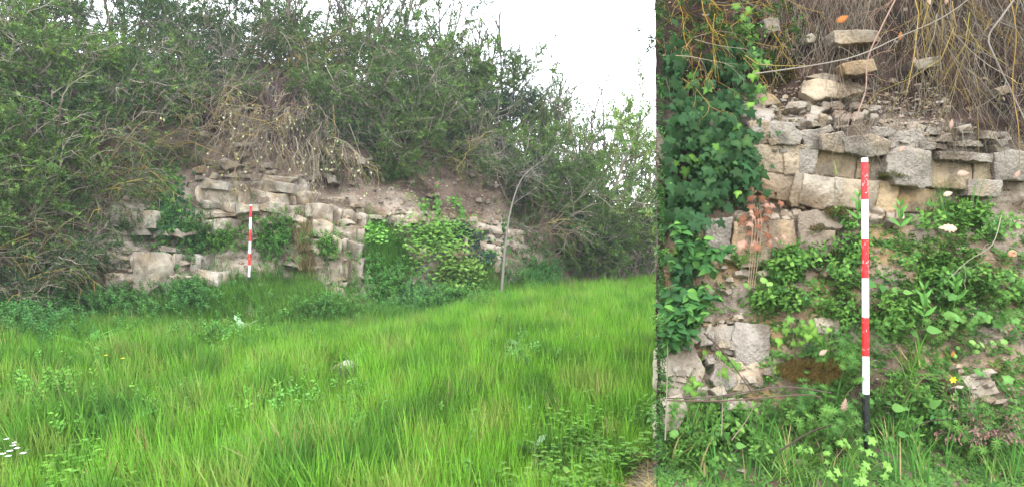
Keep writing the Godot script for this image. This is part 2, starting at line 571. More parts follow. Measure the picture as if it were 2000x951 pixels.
# ---------------------------------------------------------------- stones
func stone_mesh(poly: PackedVector3Array, bulge: float, thick: float, s: int, tint: Color, mat: Material, fine := true) -> Array:
	# poly: its outline as points in the world, in order; returns [mesh, centre]
	var r := rnd(s)
	var c := Vector3.ZERO
	for p in poly: c += p
	c /= poly.size()
	var nrm := Vector3.ZERO
	for k in poly.size():
		nrm += (poly[k] - c).cross(poly[(k + 1) % poly.size()] - c)
	nrm = nrm.normalized()
	if nrm.dot(Vector3(0, EYE, 0) - c) < 0: nrm = -nrm
	var per := 0.0
	for k in poly.size(): per += poly[k].distance_to(poly[(k + 1) % poly.size()])
	var size := per / 4.0
	var count := 40 if fine else 20
	var crumb := 0.03 if mat == M.grit else 0.012
	var out: Array[Vector3] = []
	for k in poly.size():
		var a := poly[k]
		var e := poly[(k + 1) % poly.size()]
		var m := maxi(2, roundi(count * a.distance_to(e) / per))
		for j in m:
			var q := a.lerp(e, float(j) / m)
			var nn := nf.get_noise_3d(q.x * 300 / size + s * 31, q.y * 300 / size, s)
			q += (q - c).normalized() * (nn * 0.035 + r.randf_range(-1, 1) * crumb) * size
			out.append(q - c)
	var planes := []
	for k in 7:
		planes.append([Vector2(r.randf_range(-0.5, 0.5), r.randf_range(-0.5, 0.5)), bulge * r.randf_range(0.6, 1.0)])
	var t1 := Vector3.RIGHT
	t1 = (t1 - nrm * t1.dot(nrm)).normalized()
	var t2 := nrm.cross(t1)
	var height := func(q: Vector3) -> float:
		var lx := q.dot(t1)
		var ly := q.dot(t2)
		var h := bulge
		for pl in planes:
			h = minf(h, pl[1] - (lx * pl[0].x + ly * pl[0].y) * 0.5 + 0.01)
		return maxf(h, -bulge * 0.3) + nf.get_noise_3d((q.x + s) * 500, q.y * 500, q.z * 300) * 0.05 * size + nf.get_noise_3d((q.x + s) * 1700, q.y * 1700, q.z * 800) * 0.03 * size
	var b := MB.new()
	var col := func(q: Vector3) -> Color:
		var a := nf.get_noise_3d((q.x + s * 3) * 260, q.y * 260, s)
		var d := nf.get_noise_3d((q.x - s * 5) * 420, q.y * 420, s + 9)
		var o := tint.lerp(Color(tint.r * 0.98, tint.g * 0.83, tint.b * 0.62), clampf(a * 1.7 - 0.15, 0, 0.7))
		o = o.lerp(Color(0.17, 0.15, 0.125), clampf(d * 1.7 - 0.05, 0, 0.7))
		var w := q + c
		return o.lerp(Color(0.16, 0.115, 0.08), clampf(nf.get_noise_3d(w.x * 210, w.y * 120, w.z * 200 + 40) * 2.0 - 0.15, 0, 0.65))
	b.vert(nrm * height.call(Vector3.ZERO), nrm, col.call(Vector3.ZERO))
	var m := out.size()
	var bev := 0.004 if fine else 0.006
	var rings := [0.2, 0.4, 0.58, 0.74, 0.87, -1.5, 1.0] if fine else [0.4, 0.75, -1.5, 1.0]
	for ri in rings.size():
		for q in out:
			var f: float = rings[ri]
			if f < 0: f = maxf(0.9, 1.0 - bev / q.length())
			var h: float = height.call(q * f)
			b.vert(q * f + nrm * (h - (bev if ri == rings.size() - 1 else 0.0)), nrm, col.call(q * f))
	var side := b.v.size()
	for q in out:
		b.vert(q + nrm * (height.call(q) - bev), nrm, col.call(q * 1.1))
	for q in out:
		b.vert(q * 0.97 - nrm * thick, nrm, tint)
	var back := b.vert(-nrm * thick, nrm, tint)
	for k in m:
		var k2 := (k + 1) % m
		b.tri(0, 1 + k, 1 + k2)
		for ri in rings.size() - 1:
			var a := 1 + ri * m
			b.tri(a + k, a + m + k, a + k2)
			b.tri(a + k2, a + m + k, a + m + k2)
		b.tri(side + k, side + m + k, side + k2)
		b.tri(side + k2, side + m + k, side + m + k2)
		b.tri(side + m + k, back, side + m + k2)
	b.smooth()
	var turned := 0.0
	for k in m: turned += b.n[1 + k].dot(nrm)
	if turned < 0:
		for q in b.n.size(): b.n[q] = -b.n[q]
	if not fine: b.facet()
	return [b.mesh(mat), c]

const CREAM := Color(0.44, 0.365, 0.28)
const GREY := Color(0.34, 0.305, 0.265)
const PALE := Color(0.45, 0.4, 0.335)
const TAN := Color(0.36, 0.29, 0.21)
const OCHRE := Color(0.46, 0.35, 0.225)

# the beds: tint, how far each block stands proud of the bank (m), outline in photo pixels
func beds() -> Array:
	return [
		[CREAM, 0.13, [1464, 287, 1528, 283, 1528, 337, 1464, 332]],
		[CREAM, 0.14, [1530, 284, 1556, 286, 1556, 338, 1531, 340]],
		[GREY, 0.15, [1561, 292, 1580, 287, 1597, 294, 1583, 336, 1555, 341, 1557, 310]],
		[TAN, 0.11, [1599, 294, 1671, 301, 1667, 348, 1583, 338]],
		[TAN, 0.09, [1675, 303, 1699, 304, 1696, 346, 1671, 348]],
		[TAN, 0.03, [1702, 304, 1735, 306, 1735, 338, 1701, 346]],
		[OCHRE, 0.12, [1468, 339, 1487, 341, 1478, 370, 1460, 388, 1462, 350]],
		[CREAM, 0.13, [1491, 340, 1548, 343, 1545, 392, 1500, 385, 1481, 373]],
		[PALE, 0.16, [1552, 341, 1569, 343, 1559, 400, 1545, 402, 1541, 385]],
		[PALE, 0.18, [1573, 343, 1625, 350, 1621, 400, 1598, 407, 1562, 397]],
		[PALE, 0.14, [1628, 350, 1646, 352, 1640, 380, 1630, 405, 1624, 402]],
		[CREAM, 0.15, [1649, 352, 1714, 356, 1704, 410, 1636, 402]],
		[OCHRE, 0.13, [1717, 356, 1754, 360, 1745, 412, 1708, 412]],
		[OCHRE, 0.08, [1757, 366, 1830, 372, 1825, 412, 1750, 414]],
		[GREY, 0.2, [1735, 300, 1760, 290, 1812, 300, 1816, 360, 1790, 366, 1748, 358, 1733, 335]],
		[TAN, 0.1, [1820, 314, 1898, 320, 1893, 370, 1820, 366]],
		[TAN, 0.07, [1902, 320, 1938, 322, 1935, 358, 1898, 370]],
		[GREY, 0.15, [1942, 300, 1985, 295, 2015, 310, 2010, 350, 1946, 350]],
		[GREY, 0.17, [1838, 297, 1936, 302, 1931, 317, 1838, 311]],
		[GREY, 0.16, [1895, 352, 1950, 354, 1944, 385, 1890, 381]],
		[GREY, 0.14, [1465, 240, 1498, 241, 1503, 275, 1470, 281]],
		[GREY, 0.16, [1501, 238, 1540, 245, 1558, 262, 1555, 280, 1507, 279]],
		[GREY, 0.14, [1561, 259, 1600, 256, 1604, 289, 1575, 287]],
		[GREY, 0.18, [1603, 266, 1640, 262, 1652, 285, 1640, 297, 1606, 291]],
		[GREY, 0.2, [1645, 271, 1695, 268, 1735, 276, 1733, 300, 1690, 302, 1652, 296]],
		[GREY, 0.15, [1648, 250, 1680, 245, 1690, 262, 1655, 266]],
		[GREY, 0.15, [1693, 250, 1725, 252, 1732, 266, 1697, 265]],
		[GREY, 0.12, [1738, 262, 1790, 255, 1812, 289, 1765, 289, 1740, 296]],
		[GREY, 0.16, [1453, 212, 1505, 222, 1500, 239, 1453, 231]],
		[CREAM, 0.14, [1572, 160, 1600, 156, 1687, 178, 1640, 193, 1590, 197, 1570, 182]],
		[GREY, 0.08, [1575, 151, 1610, 146, 1700, 172, 1686, 177, 1600, 155]],
		[TAN, 0.1, [1475, 182, 1505, 190, 1521, 205, 1490, 208, 1477, 200]],
		[CREAM, 0.12, [1440, 438, 1548, 432, 1556, 470, 1550, 512, 1450, 520, 1428, 500]],
		[PALE, 0.13, [1562, 455, 1630, 452, 1630, 498, 1565, 506]],
		[GREY, 0.14, [1562, 420, 1638, 412, 1640, 448, 1565, 452]],
		[GREY, 0.12, [1380, 432, 1427, 430, 1423, 490, 1378, 480]],
		[GREY, 0.14, [1440, 632, 1500, 640, 1498, 700, 1470, 711, 1438, 705, 1432, 660]],
		[PALE, 0.1, [1592, 624, 1635, 622, 1632, 650, 1595, 649]],
		[GREY, 0.09, [1390, 640, 1430, 640, 1428, 690, 1392, 680]],
		[GREY, 0.11, [1402, 698, 1437, 706, 1437, 750, 1407, 765, 1392, 740]],
		[CREAM, 0.1, [1441, 714, 1500, 708, 1495, 760, 1445, 767]],
		[CREAM, 0.12, [1500, 742, 1560, 730, 1612, 742, 1607, 790, 1560, 802, 1505, 782]],
		[PALE, 0.1, [1296, 676, 1345, 668, 1372, 720, 1362, 768, 1310, 775, 1294, 740]],
		[PALE, 0.12, [1295, 782, 1328, 774, 1340, 800, 1322, 840, 1296, 848]],
		[PALE, 0.1, [1458, 812, 1482, 803, 1492, 840, 1468, 852]],
		[PALE, 0.06, [1882, 737, 1930, 730, 1946, 765, 1905, 776]],
		[PALE, 0.08, [1345, 640, 1385, 636, 1382, 665, 1350, 668]]]

func outline(a: Array, f: Callable, wider := 0.0) -> PackedVector3Array:
	var o := PackedVector3Array()
	var m := Vector2.ZERO
	for k in range(0, a.size(), 2): m += Vector2(a[k], a[k + 1]) * 2.0 / a.size()
	for k in range(0, a.size(), 2):
		var q := Vector2(a[k], a[k + 1])
		q += (q - m).normalized() * wider
		o.append(f.call(q.x, q.y))
	return o

func build_stones() -> void:
	var near_rock := thing("rock_outcrop", "near outcrop of jointed limestone blocks behind the big red and white rod", "rock face", Vector3(1.5, 0.6, -3.7))
	var far_rock := thing("rock_outcrop", "distant pale limestone beds in the bank behind the small red and white rod", "rock face", bank(485, 560))
	var s := 100
	for e in beds():
		s += 1
		var a: Array = e[2]
		var cy := 0.0
		for k in range(1, a.size(), 2): cy += a[k]
		cy /= a.size() / 2.0
		var poly := outline(a, func(x, y): return P(x, y, near_d(lerpf(cy, y, 0.8)) - (e[1] * 0.45 if e[1] < 0.17 else e[1] * 0.55) * (0.6 if a[1] > 600 else 1.0)), 5.0 if (e[0] == GREY and a[1] < 300) or a[1] > 600 else 3.4)
		var mat: Material = M.grit if e[0] == GREY else M.rock
		var made := stone_mesh(poly, e[1] * 0.28, 0.22, s, e[0], mat)
		part(near_rock, "stone", made[0], made[1] - near_rock.position)
	# broken pieces crusting the ledges of the near outcrop
	var r := rnd(70)
	for z in [[1455, 1735, 205, 296, 120, 6, 18, GREY.darkened(0.2)], [1735, 1960, 250, 300, 30, 9, 20, GREY], [1440, 1760, 404, 436, 52, 7, 17, CREAM], [1430, 1640, 500, 540, 20, 8, 18, TAN], [1300, 1500, 640, 800, 44, 10, 24, PALE], [1300, 1450, 500, 640, 34, 8, 18, TAN], [1860, 1960, 715, 785, 12, 8, 18, PALE]]:
		for k in z[4]:
			s += 1
			var x := r.randf_range(z[0], z[1])
			var y := r.randf_range(z[2], z[3])
			var w := r.randf_range(z[5], z[6])
			var shape := []
			var turn := r.randf_range(-0.4, 0.4)
			for j in 4:
				var t := turn + TAU * (j + 0.5 + r.randf_range(-0.22, 0.22)) / 4.0
				shape.append_array([x + cos(t) * w * r.randf_range(0.7, 1.25), y + sin(t) * w * r.randf_range(0.35, 0.75)])
			var out: float = r.randf_range(-0.01, 0.05) + (0.03 if y < 300 else 0.0)
			var tint: Color = z[7].lerp([GREY, PALE, TAN][r.randi_range(0, 2)], 0.4)
			var made := stone_mesh(outline(shape, func(px, py): return P(px, py, near_d(py) - out)), 0.03, 0.1, s, tint, M.grit, false)
			part(near_rock, "rock_fragment", made[0], made[1] - near_rock.position)
	# the beds of the far outcrop: rows of tight blocks. columns, upper edge left and right, lower edge left and right, block width, proud
	var rows := [
		[384, 610, 336, 346, 347, 358, 40, 0.2, GREY], [382, 600, 348, 359, 366, 378, 36, 0.16, GREY], [380, 604, 367, 379, 392, 402, 28, 0.17, CREAM], [378, 606, 393, 403, 410, 420, 34, 0.18, PALE], [376, 600, 411, 421, 424, 434, 44, 0.13, CREAM],
		[215, 380, 446, 452, 456, 462, 40, 0.12, GREY], [200, 352, 480, 484, 492, 496, 44, 0.13, GREY], [606, 900, 420, 428, 428, 438, 30, 0.08, TAN], [352, 452, 431, 430, 464, 462, 40, 0.14, PALE],
		[372, 470, 500, 500, 528, 530, 30, 0.12, GREY], [380, 460, 529, 532, 560, 556, 36, 0.12, PALE],
		[215, 300, 408, 412, 440, 446, 36, 0.12, PALE], [200, 262, 494, 496, 528, 532, 20, 0.14, CREAM], [312, 352, 498, 500, 534, 536, 16, 0.14, CREAM], [205, 262, 531, 535, 562, 566, 22, 0.12, PALE], [310, 350, 536, 538, 566, 568, 18, 0.14, PALE], [235, 345, 567, 567, 600, 594, 30, 0.14, PALE],
		[606, 716, 398, 420, 430, 446, 20, 0.18, CREAM], [610, 712, 431, 447, 462, 474, 24, 0.16, CREAM], [630, 706, 463, 475, 500, 508, 26, 0.12, PALE], [640, 708, 501, 509, 560, 560, 30, 0.1, TAN],
		[900, 1030, 430, 452, 452, 470, 26, 0.1, TAN], [905, 985, 470, 482, 498, 508, 22, 0.14, CREAM], [936, 990, 500, 508, 526, 530, 20, 0.12, PALE], [794, 832, 480, 484, 502, 504, 16, 0.16, TAN]]
	for e in rows:
		var x: float = e[0]
		while x < e[1]:
			s += 1
			var w: float = e[6] * [0.35, 0.6, 0.9, 1.3, 1.7][r.randi_range(0, 4)] * r.randf_range(0.85, 1.15)
			var xe := minf(x + w, e[1])
			var f0: float = (x - e[0]) / (e[1] - e[0])
			var f1: float = (xe - e[0]) / (e[1] - e[0])
			var sl := r.randf_range(-2.5, 2.5)
			var wv := func(px: float, k: float) -> float: return nf.get_noise_2d(px * 14.0, k * 50.0) * 9.0
			var a := [x + 0.6, lerpf(e[2], e[3], f0) + wv.call(x, e[2]) + r.randf_range(-2, 2), (x + xe) * 0.5, lerpf(e[2], e[3], (f0 + f1) * 0.5) + wv.call((x + xe) * 0.5, e[2]) + r.randf_range(-3, 2), xe - 0.6 + sl, lerpf(e[2], e[3], f1) + wv.call(xe, e[2]) + r.randf_range(-2, 2), xe - 0.6 - sl, lerpf(e[4], e[5], f1) + wv.call(xe, e[4] + 1) + r.randf_range(-2, 2), x + 0.6 - sl, lerpf(e[4], e[5], f0) + wv.call(x, e[4] + 1) + r.randf_range(-2, 2)]
			x = xe
			if r.randf() < 0.05: continue
			var mid := bank((a[0] + a[4]) * 0.5, (a[1] + a[7]) * 0.5)
			var out: float = e[7] * r.randf_range(0.2, 0.7)
			var lean := r.randf_range(-2.0, 4.0)
			var twist := r.randf_range(-0.0015, 0.0015)
			var tint: Color = e[8].lerp([GREY, PALE, CREAM, TAN][r.randi_range(0, 3)], r.randf() * 0.6).lightened(0.14)
			var made := stone_mesh(outline(a, func(px, py): return P(px, py, -mid.z - out + (a[7] - py) * 0.0006 * lean + (px - a[0]) * twist), 0.8), 0.045, 0.5, s + 300, tint, M.rock, false)
			part(far_rock, "stone", made[0], made[1] - far_rock.position)
	for z in [[385, 640, 316, 350, 50, 4, 12, GREY], [195, 355, 482, 604, 62, 4, 13, PALE], [380, 600, 420, 470, 16, 4, 10, CREAM], [605, 745, 395, 500, 34, 4, 11, CREAM], [880, 1040, 400, 520, 40, 4, 11, TAN], [640, 1000, 300, 400, 40, 3, 9, GREY], [640, 720, 540, 610, 14, 5, 12, PALE], [720, 830, 415, 440, 22, 3, 8, PALE]]:
		for k in z[4]:
			s += 1
			var x := r.randf_range(z[0], z[1])
			var y := r.randf_range(z[2], z[3])
			var w := r.randf_range(z[5], z[6])
			var shape := []
			var turn := r.randf_range(-0.5, 0.5)
			for j in 4:
				var t := turn + TAU * (j + 0.5 + r.randf_range(-0.22, 0.22)) / 4.0
				shape.append_array([x + cos(t) * w * r.randf_range(0.7, 1.15), y + sin(t) * w * r.randf_range(0.4, 0.8)])
			var mid := bank(x, y)
			var tint: Color = z[7].lerp([GREY, PALE, TAN][r.randi_range(0, 2)], 0.4)
			var out := r.randf_range(0.02, 0.14)
			var made := stone_mesh(outline(shape, func(px, py): return P(px, py, -mid.z - out)), 0.05, 0.25, s, tint, M.rock, false)
			part(far_rock, "rock_fragment", made[0], made[1] - far_rock.position)
	var far_more := [
		[PALE, [262, 502, 295, 494, 311, 520, 309, 556, 286, 574, 263, 560]],
		[PALE, [722, 420, 742, 421, 742, 428, 724, 427]], [PALE, [664, 430, 676, 428, 684, 436, 668, 442]],
		[PALE, [918, 425, 930, 424, 931, 432, 920, 433]], [GREY, [700, 305, 716, 312, 712, 322, 702, 318]], [GREY, [640, 346, 652, 344, 654, 356, 642, 358]],
		[GREY, [424, 316, 438, 310, 474, 324, 440, 332]], [TAN, [378, 330, 390, 326, 392, 338, 380, 340]]]
	for e in far_more:
		s += 1
		var a: Array = e[1]
		var q := bank(a[0], a[1])
		var made := stone_mesh(outline(a, func(x, y): return P(x, y, -q.z - 0.3), 1.0), 0.08, 0.4, s + 500, e[0], M.rock, false)
		part(far_rock, "stone", made[0], made[1] - far_rock.position)
	for row in [[300, 340, 38, CREAM], [342, 378, 46, GREY], [380, 412, 40, CREAM], [262, 298, 50, GREY], [440, 500, 70, PALE]]:
		var x := 2018.0
		while x < 2420.0:
			s += 1
			var w: float = row[2] * r.randf_range(0.6, 1.6)
			var sl := r.randf_range(-6, 6)
			var dip := (x - 2018.0) * 0.05
			var a := [x + 1, row[0] + dip + r.randf_range(-8, 6), x + w - 1 + sl, row[0] + dip + r.randf_range(-8, 6), x + w - 1 - sl, row[1] + dip + r.randf_range(-6, 6), x + 1 - sl, row[1] + dip + r.randf_range(-6, 6)]
			x += w
			if r.randf() < 0.25: continue
			var out := r.randf_range(0.0, 0.12)
			var made := stone_mesh(outline(a, func(px, py): return P(px, py, near_d(py) - out)), 0.035, 0.2, s, row[3], M.rock, false)
			part(near_rock, "stone", made[0], made[1] - near_rock.position)
	# loose stones: things of their own
	var loose_near := [
		["grey flat slab jutting from dark soil near the top of the near bank", GREY, 0.2, [1627, 62, 1716, 60, 1719, 83, 1640, 91, 1627, 85]],
		["tan tilted slab lying just under the jutting grey slab", TAN, 0.16, [1642, 126, 1706, 115, 1713, 138, 1665, 151, 1650, 148]],
		["pale angular stone in soil above the upper ivy of the near bank", GREY, 0.1, [1488, 40, 1515, 35, 1521, 64, 1495, 69]],
		["small round white stone in dark soil left of the jutting slab", PALE, 0.07, [1570, 73, 1580, 69, 1590, 76, 1588, 86, 1573, 87]],
		["grey stone half hidden behind the hanging lichened twigs", GREY, 0.08, [1778, 120, 1830, 112, 1832, 130, 1790, 139]],
		["small brown stone at the far end of the hanging twigs", TAN, 0.08, [1938, 176, 1960, 168, 1972, 180, 1950, 190]]]
	for e in loose_near:
		s += 1
		var a: Array = e[3]
		var made := stone_mesh(outline(a, func(x, y): return P(x, y, near_d(a[1]) - e[2])), 0.05, 0.16, s, e[1], M.rock)
		tag(lone("loose_stone", made[0], made[1]), e[0], "stone", "loose stones in the near bank")
	var loose_far := [
		["white stone lying in the grass at mid meadow", PALE.lightened(0.2), [646, 718, 668, 708, 692, 716, 692, 738, 662, 742, 648, 734]],
		["pale peaked stone at the foot of the left rock beds", PALE, [270, 604, 284, 592, 294, 606, 290, 618, 272, 617]],
		["narrow white stone beside the peaked stone under the left beds", PALE, [322, 574, 332, 566, 337, 586, 326, 592]],
		["white broken block in the slope right of the small rod", PALE, [644, 566, 664, 562, 676, 578, 674, 604, 656, 600]],
		["pinkish block half sunk in grass below the green mound", TAN, [716, 632, 735, 628, 742, 648, 722, 654]],
		["grey slab sticking out over a hollow high above the small rod", GREY, [456, 280, 492, 278, 492, 286, 460, 288]],
		["brown slab just under the high grey slab in the far bank", TAN, [457, 298, 484, 297, 485, 306, 460, 308]],
		["pale stone by the dark twigs left of the high grey slab", PALE, [391, 258, 402, 257, 403, 268, 394, 270]]]
	for e in loose_far:
		s += 1
		var a: Array = e[2]
		var q := bank((a[0] + a[4]) / 2.0, a[1] + (16.0 if a[1] > 700 else 4.0))
		var made := stone_mesh(outline(a, func(x, y): return P(x, y, -q.z - 0.14)), 0.08, 0.22, s, e[1], M.rock)
		tag(lone("loose_stone", made[0], made[1]), e[0], "stone", "loose stones on the far bank and meadow")
	# rubble: small chips nobody would count
	var chip := stone_mesh(PackedVector3Array([Vector3(-0.5, -0.4, 0), Vector3(0.45, -0.5, 0), Vector3(0.55, 0.35, 0), Vector3(-0.2, 0.5, 0)]), 0.25, 0.5, 9, Color(1, 1, 1), M.rock, false)
	for side in 2:
		var xf := []
		var cs := []
		r = rnd(55 + side)
		for k in [2600, 4200][side]:
			var p: Vector3
			var z := 0.0
			if side == 0:
				var u := r.randf_range(200, 1050)
				var py := r.randf_range(300, 560)
				if r.randf() < 0.5:
					u = clampf(r.randfn(830, 130), 600, 1040)
					py = r.randfn(425, 35) + absf(u - 800) * 0.05
				p = bank(u, py)
				z = r.randf_range(0.012, 0.05)
				if r.randf() < 0.06: z *= 2.0
			else:
				var px := r.randf_range(1290, 2000)
				var py := r.randf_range(0, 930)
				if r.randf() < 0.6:
					px = r.randf_range(1455, 1850)
					py = r.randfn(225, 28)
				p = near_at(px, py)
				z = r.randf_range(0.004, 0.02)
				if r.randf() < 0.08: z *= 2.4
			xf.append(Transform3D(Basis.from_euler(Vector3(r.randf() * TAU, r.randf() * TAU, 0)).scaled(Vector3(z, z * r.randf_range(0.4, 0.9), z)), p))
			var tint: Color = [GREY, GREY, PALE, TAN, CREAM][r.randi_range(0, 4)]
			cs.append(jit(tint, r, 0.25))
		var o := scatter(self, "rubble", chip[0], xf, cs)
		tag(o, ["scattered pale stone chips on the distant earth bank", "grey stone chips and crumbs on the near bank"][side], "rubble", "", "stuff")

# ---------------------------------------------------------------- leaves and small plants
var IVY := PackedVector2Array([Vector2(0, 0.02), Vector2(0.2, -0.14), Vector2(0.46, 0.0), Vector2(0.32, 0.2), Vector2(0.54, 0.44), Vector2(0.22, 0.5), Vector2(0.12, 0.76), Vector2(0, 1.0), Vector2(-0.12, 0.76), Vector2(-0.22, 0.5), Vector2(-0.54, 0.44), Vector2(-0.32, 0.2), Vector2(-0.46, 0.0), Vector2(-0.2, -0.14)])
const OVATE := [0.06, 0.75, 1.0, 0.78, 0.4, 0.0]
const BLADE := [0.7, 1.0, 0.9, 0.7, 0.4, 0.0]

var IVY3 := PackedVector2Array([Vector2(0, 0.02), Vector2(0.26, -0.06), Vector2(0.44, 0.14), Vector2(0.4, 0.34), Vector2(0.2, 0.5), Vector2(0.1, 0.8), Vector2(0, 1.0), Vector2(-0.1, 0.8), Vector2(-0.2, 0.5), Vector2(-0.4, 0.34), Vector2(-0.44, 0.14), Vector2(-0.26, -0.06)])

func lobed(lobes: int, depth: float) -> PackedVector2Array:
	var o := PackedVector2Array()
	for k in lobes * 4:
		var a := lerpf(-2.7, 2.7, float(k) / (lobes * 4 - 1))
		var r := 0.5 * (1.0 - depth + depth * absf(cos((a + 2.7) / 5.4 * PI * lobes + PI / 2.0)))
		o.append(Vector2(sin(a) * r, 0.45 + cos(a) * r))
	return o

func oak_leaf() -> PackedVector2Array:
	var o := PackedVector2Array()
	for k in 26:
		var t := k / 13.0
		var side := 1.0 if t < 1.0 else -1.0
		var y := t if t < 1.0 else 2.0 - t
		o.append(Vector2(side * sin(PI * pow(y, 0.8)) * (0.24 + 0.07 * sin(y * 30.0)) + 0.01 * side, y))
	return o

func sprig(s: int, count: int, l: float, w: float, span: float, col: Color, mat: Material) -> ArrayMesh:
	# a twig end with leaves round it, growing along +y
	var b := MB.new()
	var r := rnd(s)
	b.tube([Vector3.ZERO, Vector3(0.01, span * 0.5, 0), Vector3(-0.005, span, 0.01)], 0.003, 0.0015, 3, Color(0.5, 0.42, 0.3))
	for k in count:
		var a := k * 2.4 + r.randf() * 0.6
		var out := Vector3(cos(a), r.randf_range(0.3, 1.0), sin(a)).normalized()
		b.leaf2(Vector3(0, span * (0.15 + 0.85 * k / count), 0), out, Vector3(r.randf_range(-0.5, 0.5), 1, r.randf_range(-0.5, 0.5)), l * r.randf_range(0.6, 1.15), w * r.randf_range(0.7, 1.1), jit(col, r, 0.2))
	return b.mesh(mat)

func tuft(s: int, count: int, h: float, spread: float, width: float, lean: float, col: Color, tip := Color(0, 0, 0, 0)) -> ArrayMesh:
	var b := MB.new()
	var r := rnd(s)
	for k in count:
		var a := r.randf() * TAU
		var p := Vector3(cos(a), 0, sin(a)) * spread * sqrt(r.randf())
		var a2 := r.randf() * TAU
		var d := Vector3(cos(a2) * lean * r.randf(), 1, sin(a2) * lean * r.randf()).normalized()
		var side := d.cross(Vector3(cos(a2 + 0.5), 0, sin(a2 + 0.5))).normalized()
		var hh := h * r.randf_range(0.45, 1.1)
		var bend := Vector3(cos(a2), -0.4, sin(a2)) * lean * r.randf_range(0.2, 1.3)
		var w := width * r.randf_range(0.6, 1.2)
		var cc := jit(col, r, 0.22)
		if r.randf() < 0.07: cc = Color(0.42, 0.34, 0.16)
		var prev := -1
		for j in 4:
			var f := j / 3.0
			var q := p + d * hh * f + bend * hh * f * f * 0.6
			var nn := side.cross(d + bend * f).normalized()
			if nn.y < 0: nn = -nn
			var hw := w * 0.5 * (1.0 - f * f)
			if j < 3:
				var m := b.vert(q + side * hw, nn, cc)
				b.vert(q - side * hw, nn, cc)
				if prev >= 0:
					b.tri(prev, m, m + 1)
					b.tri(prev, m + 1, prev + 1)
				prev = m
			else:
				b.tri(prev, b.vert(q, nn, cc), prev + 1)
	return b.mesh(M.grass)

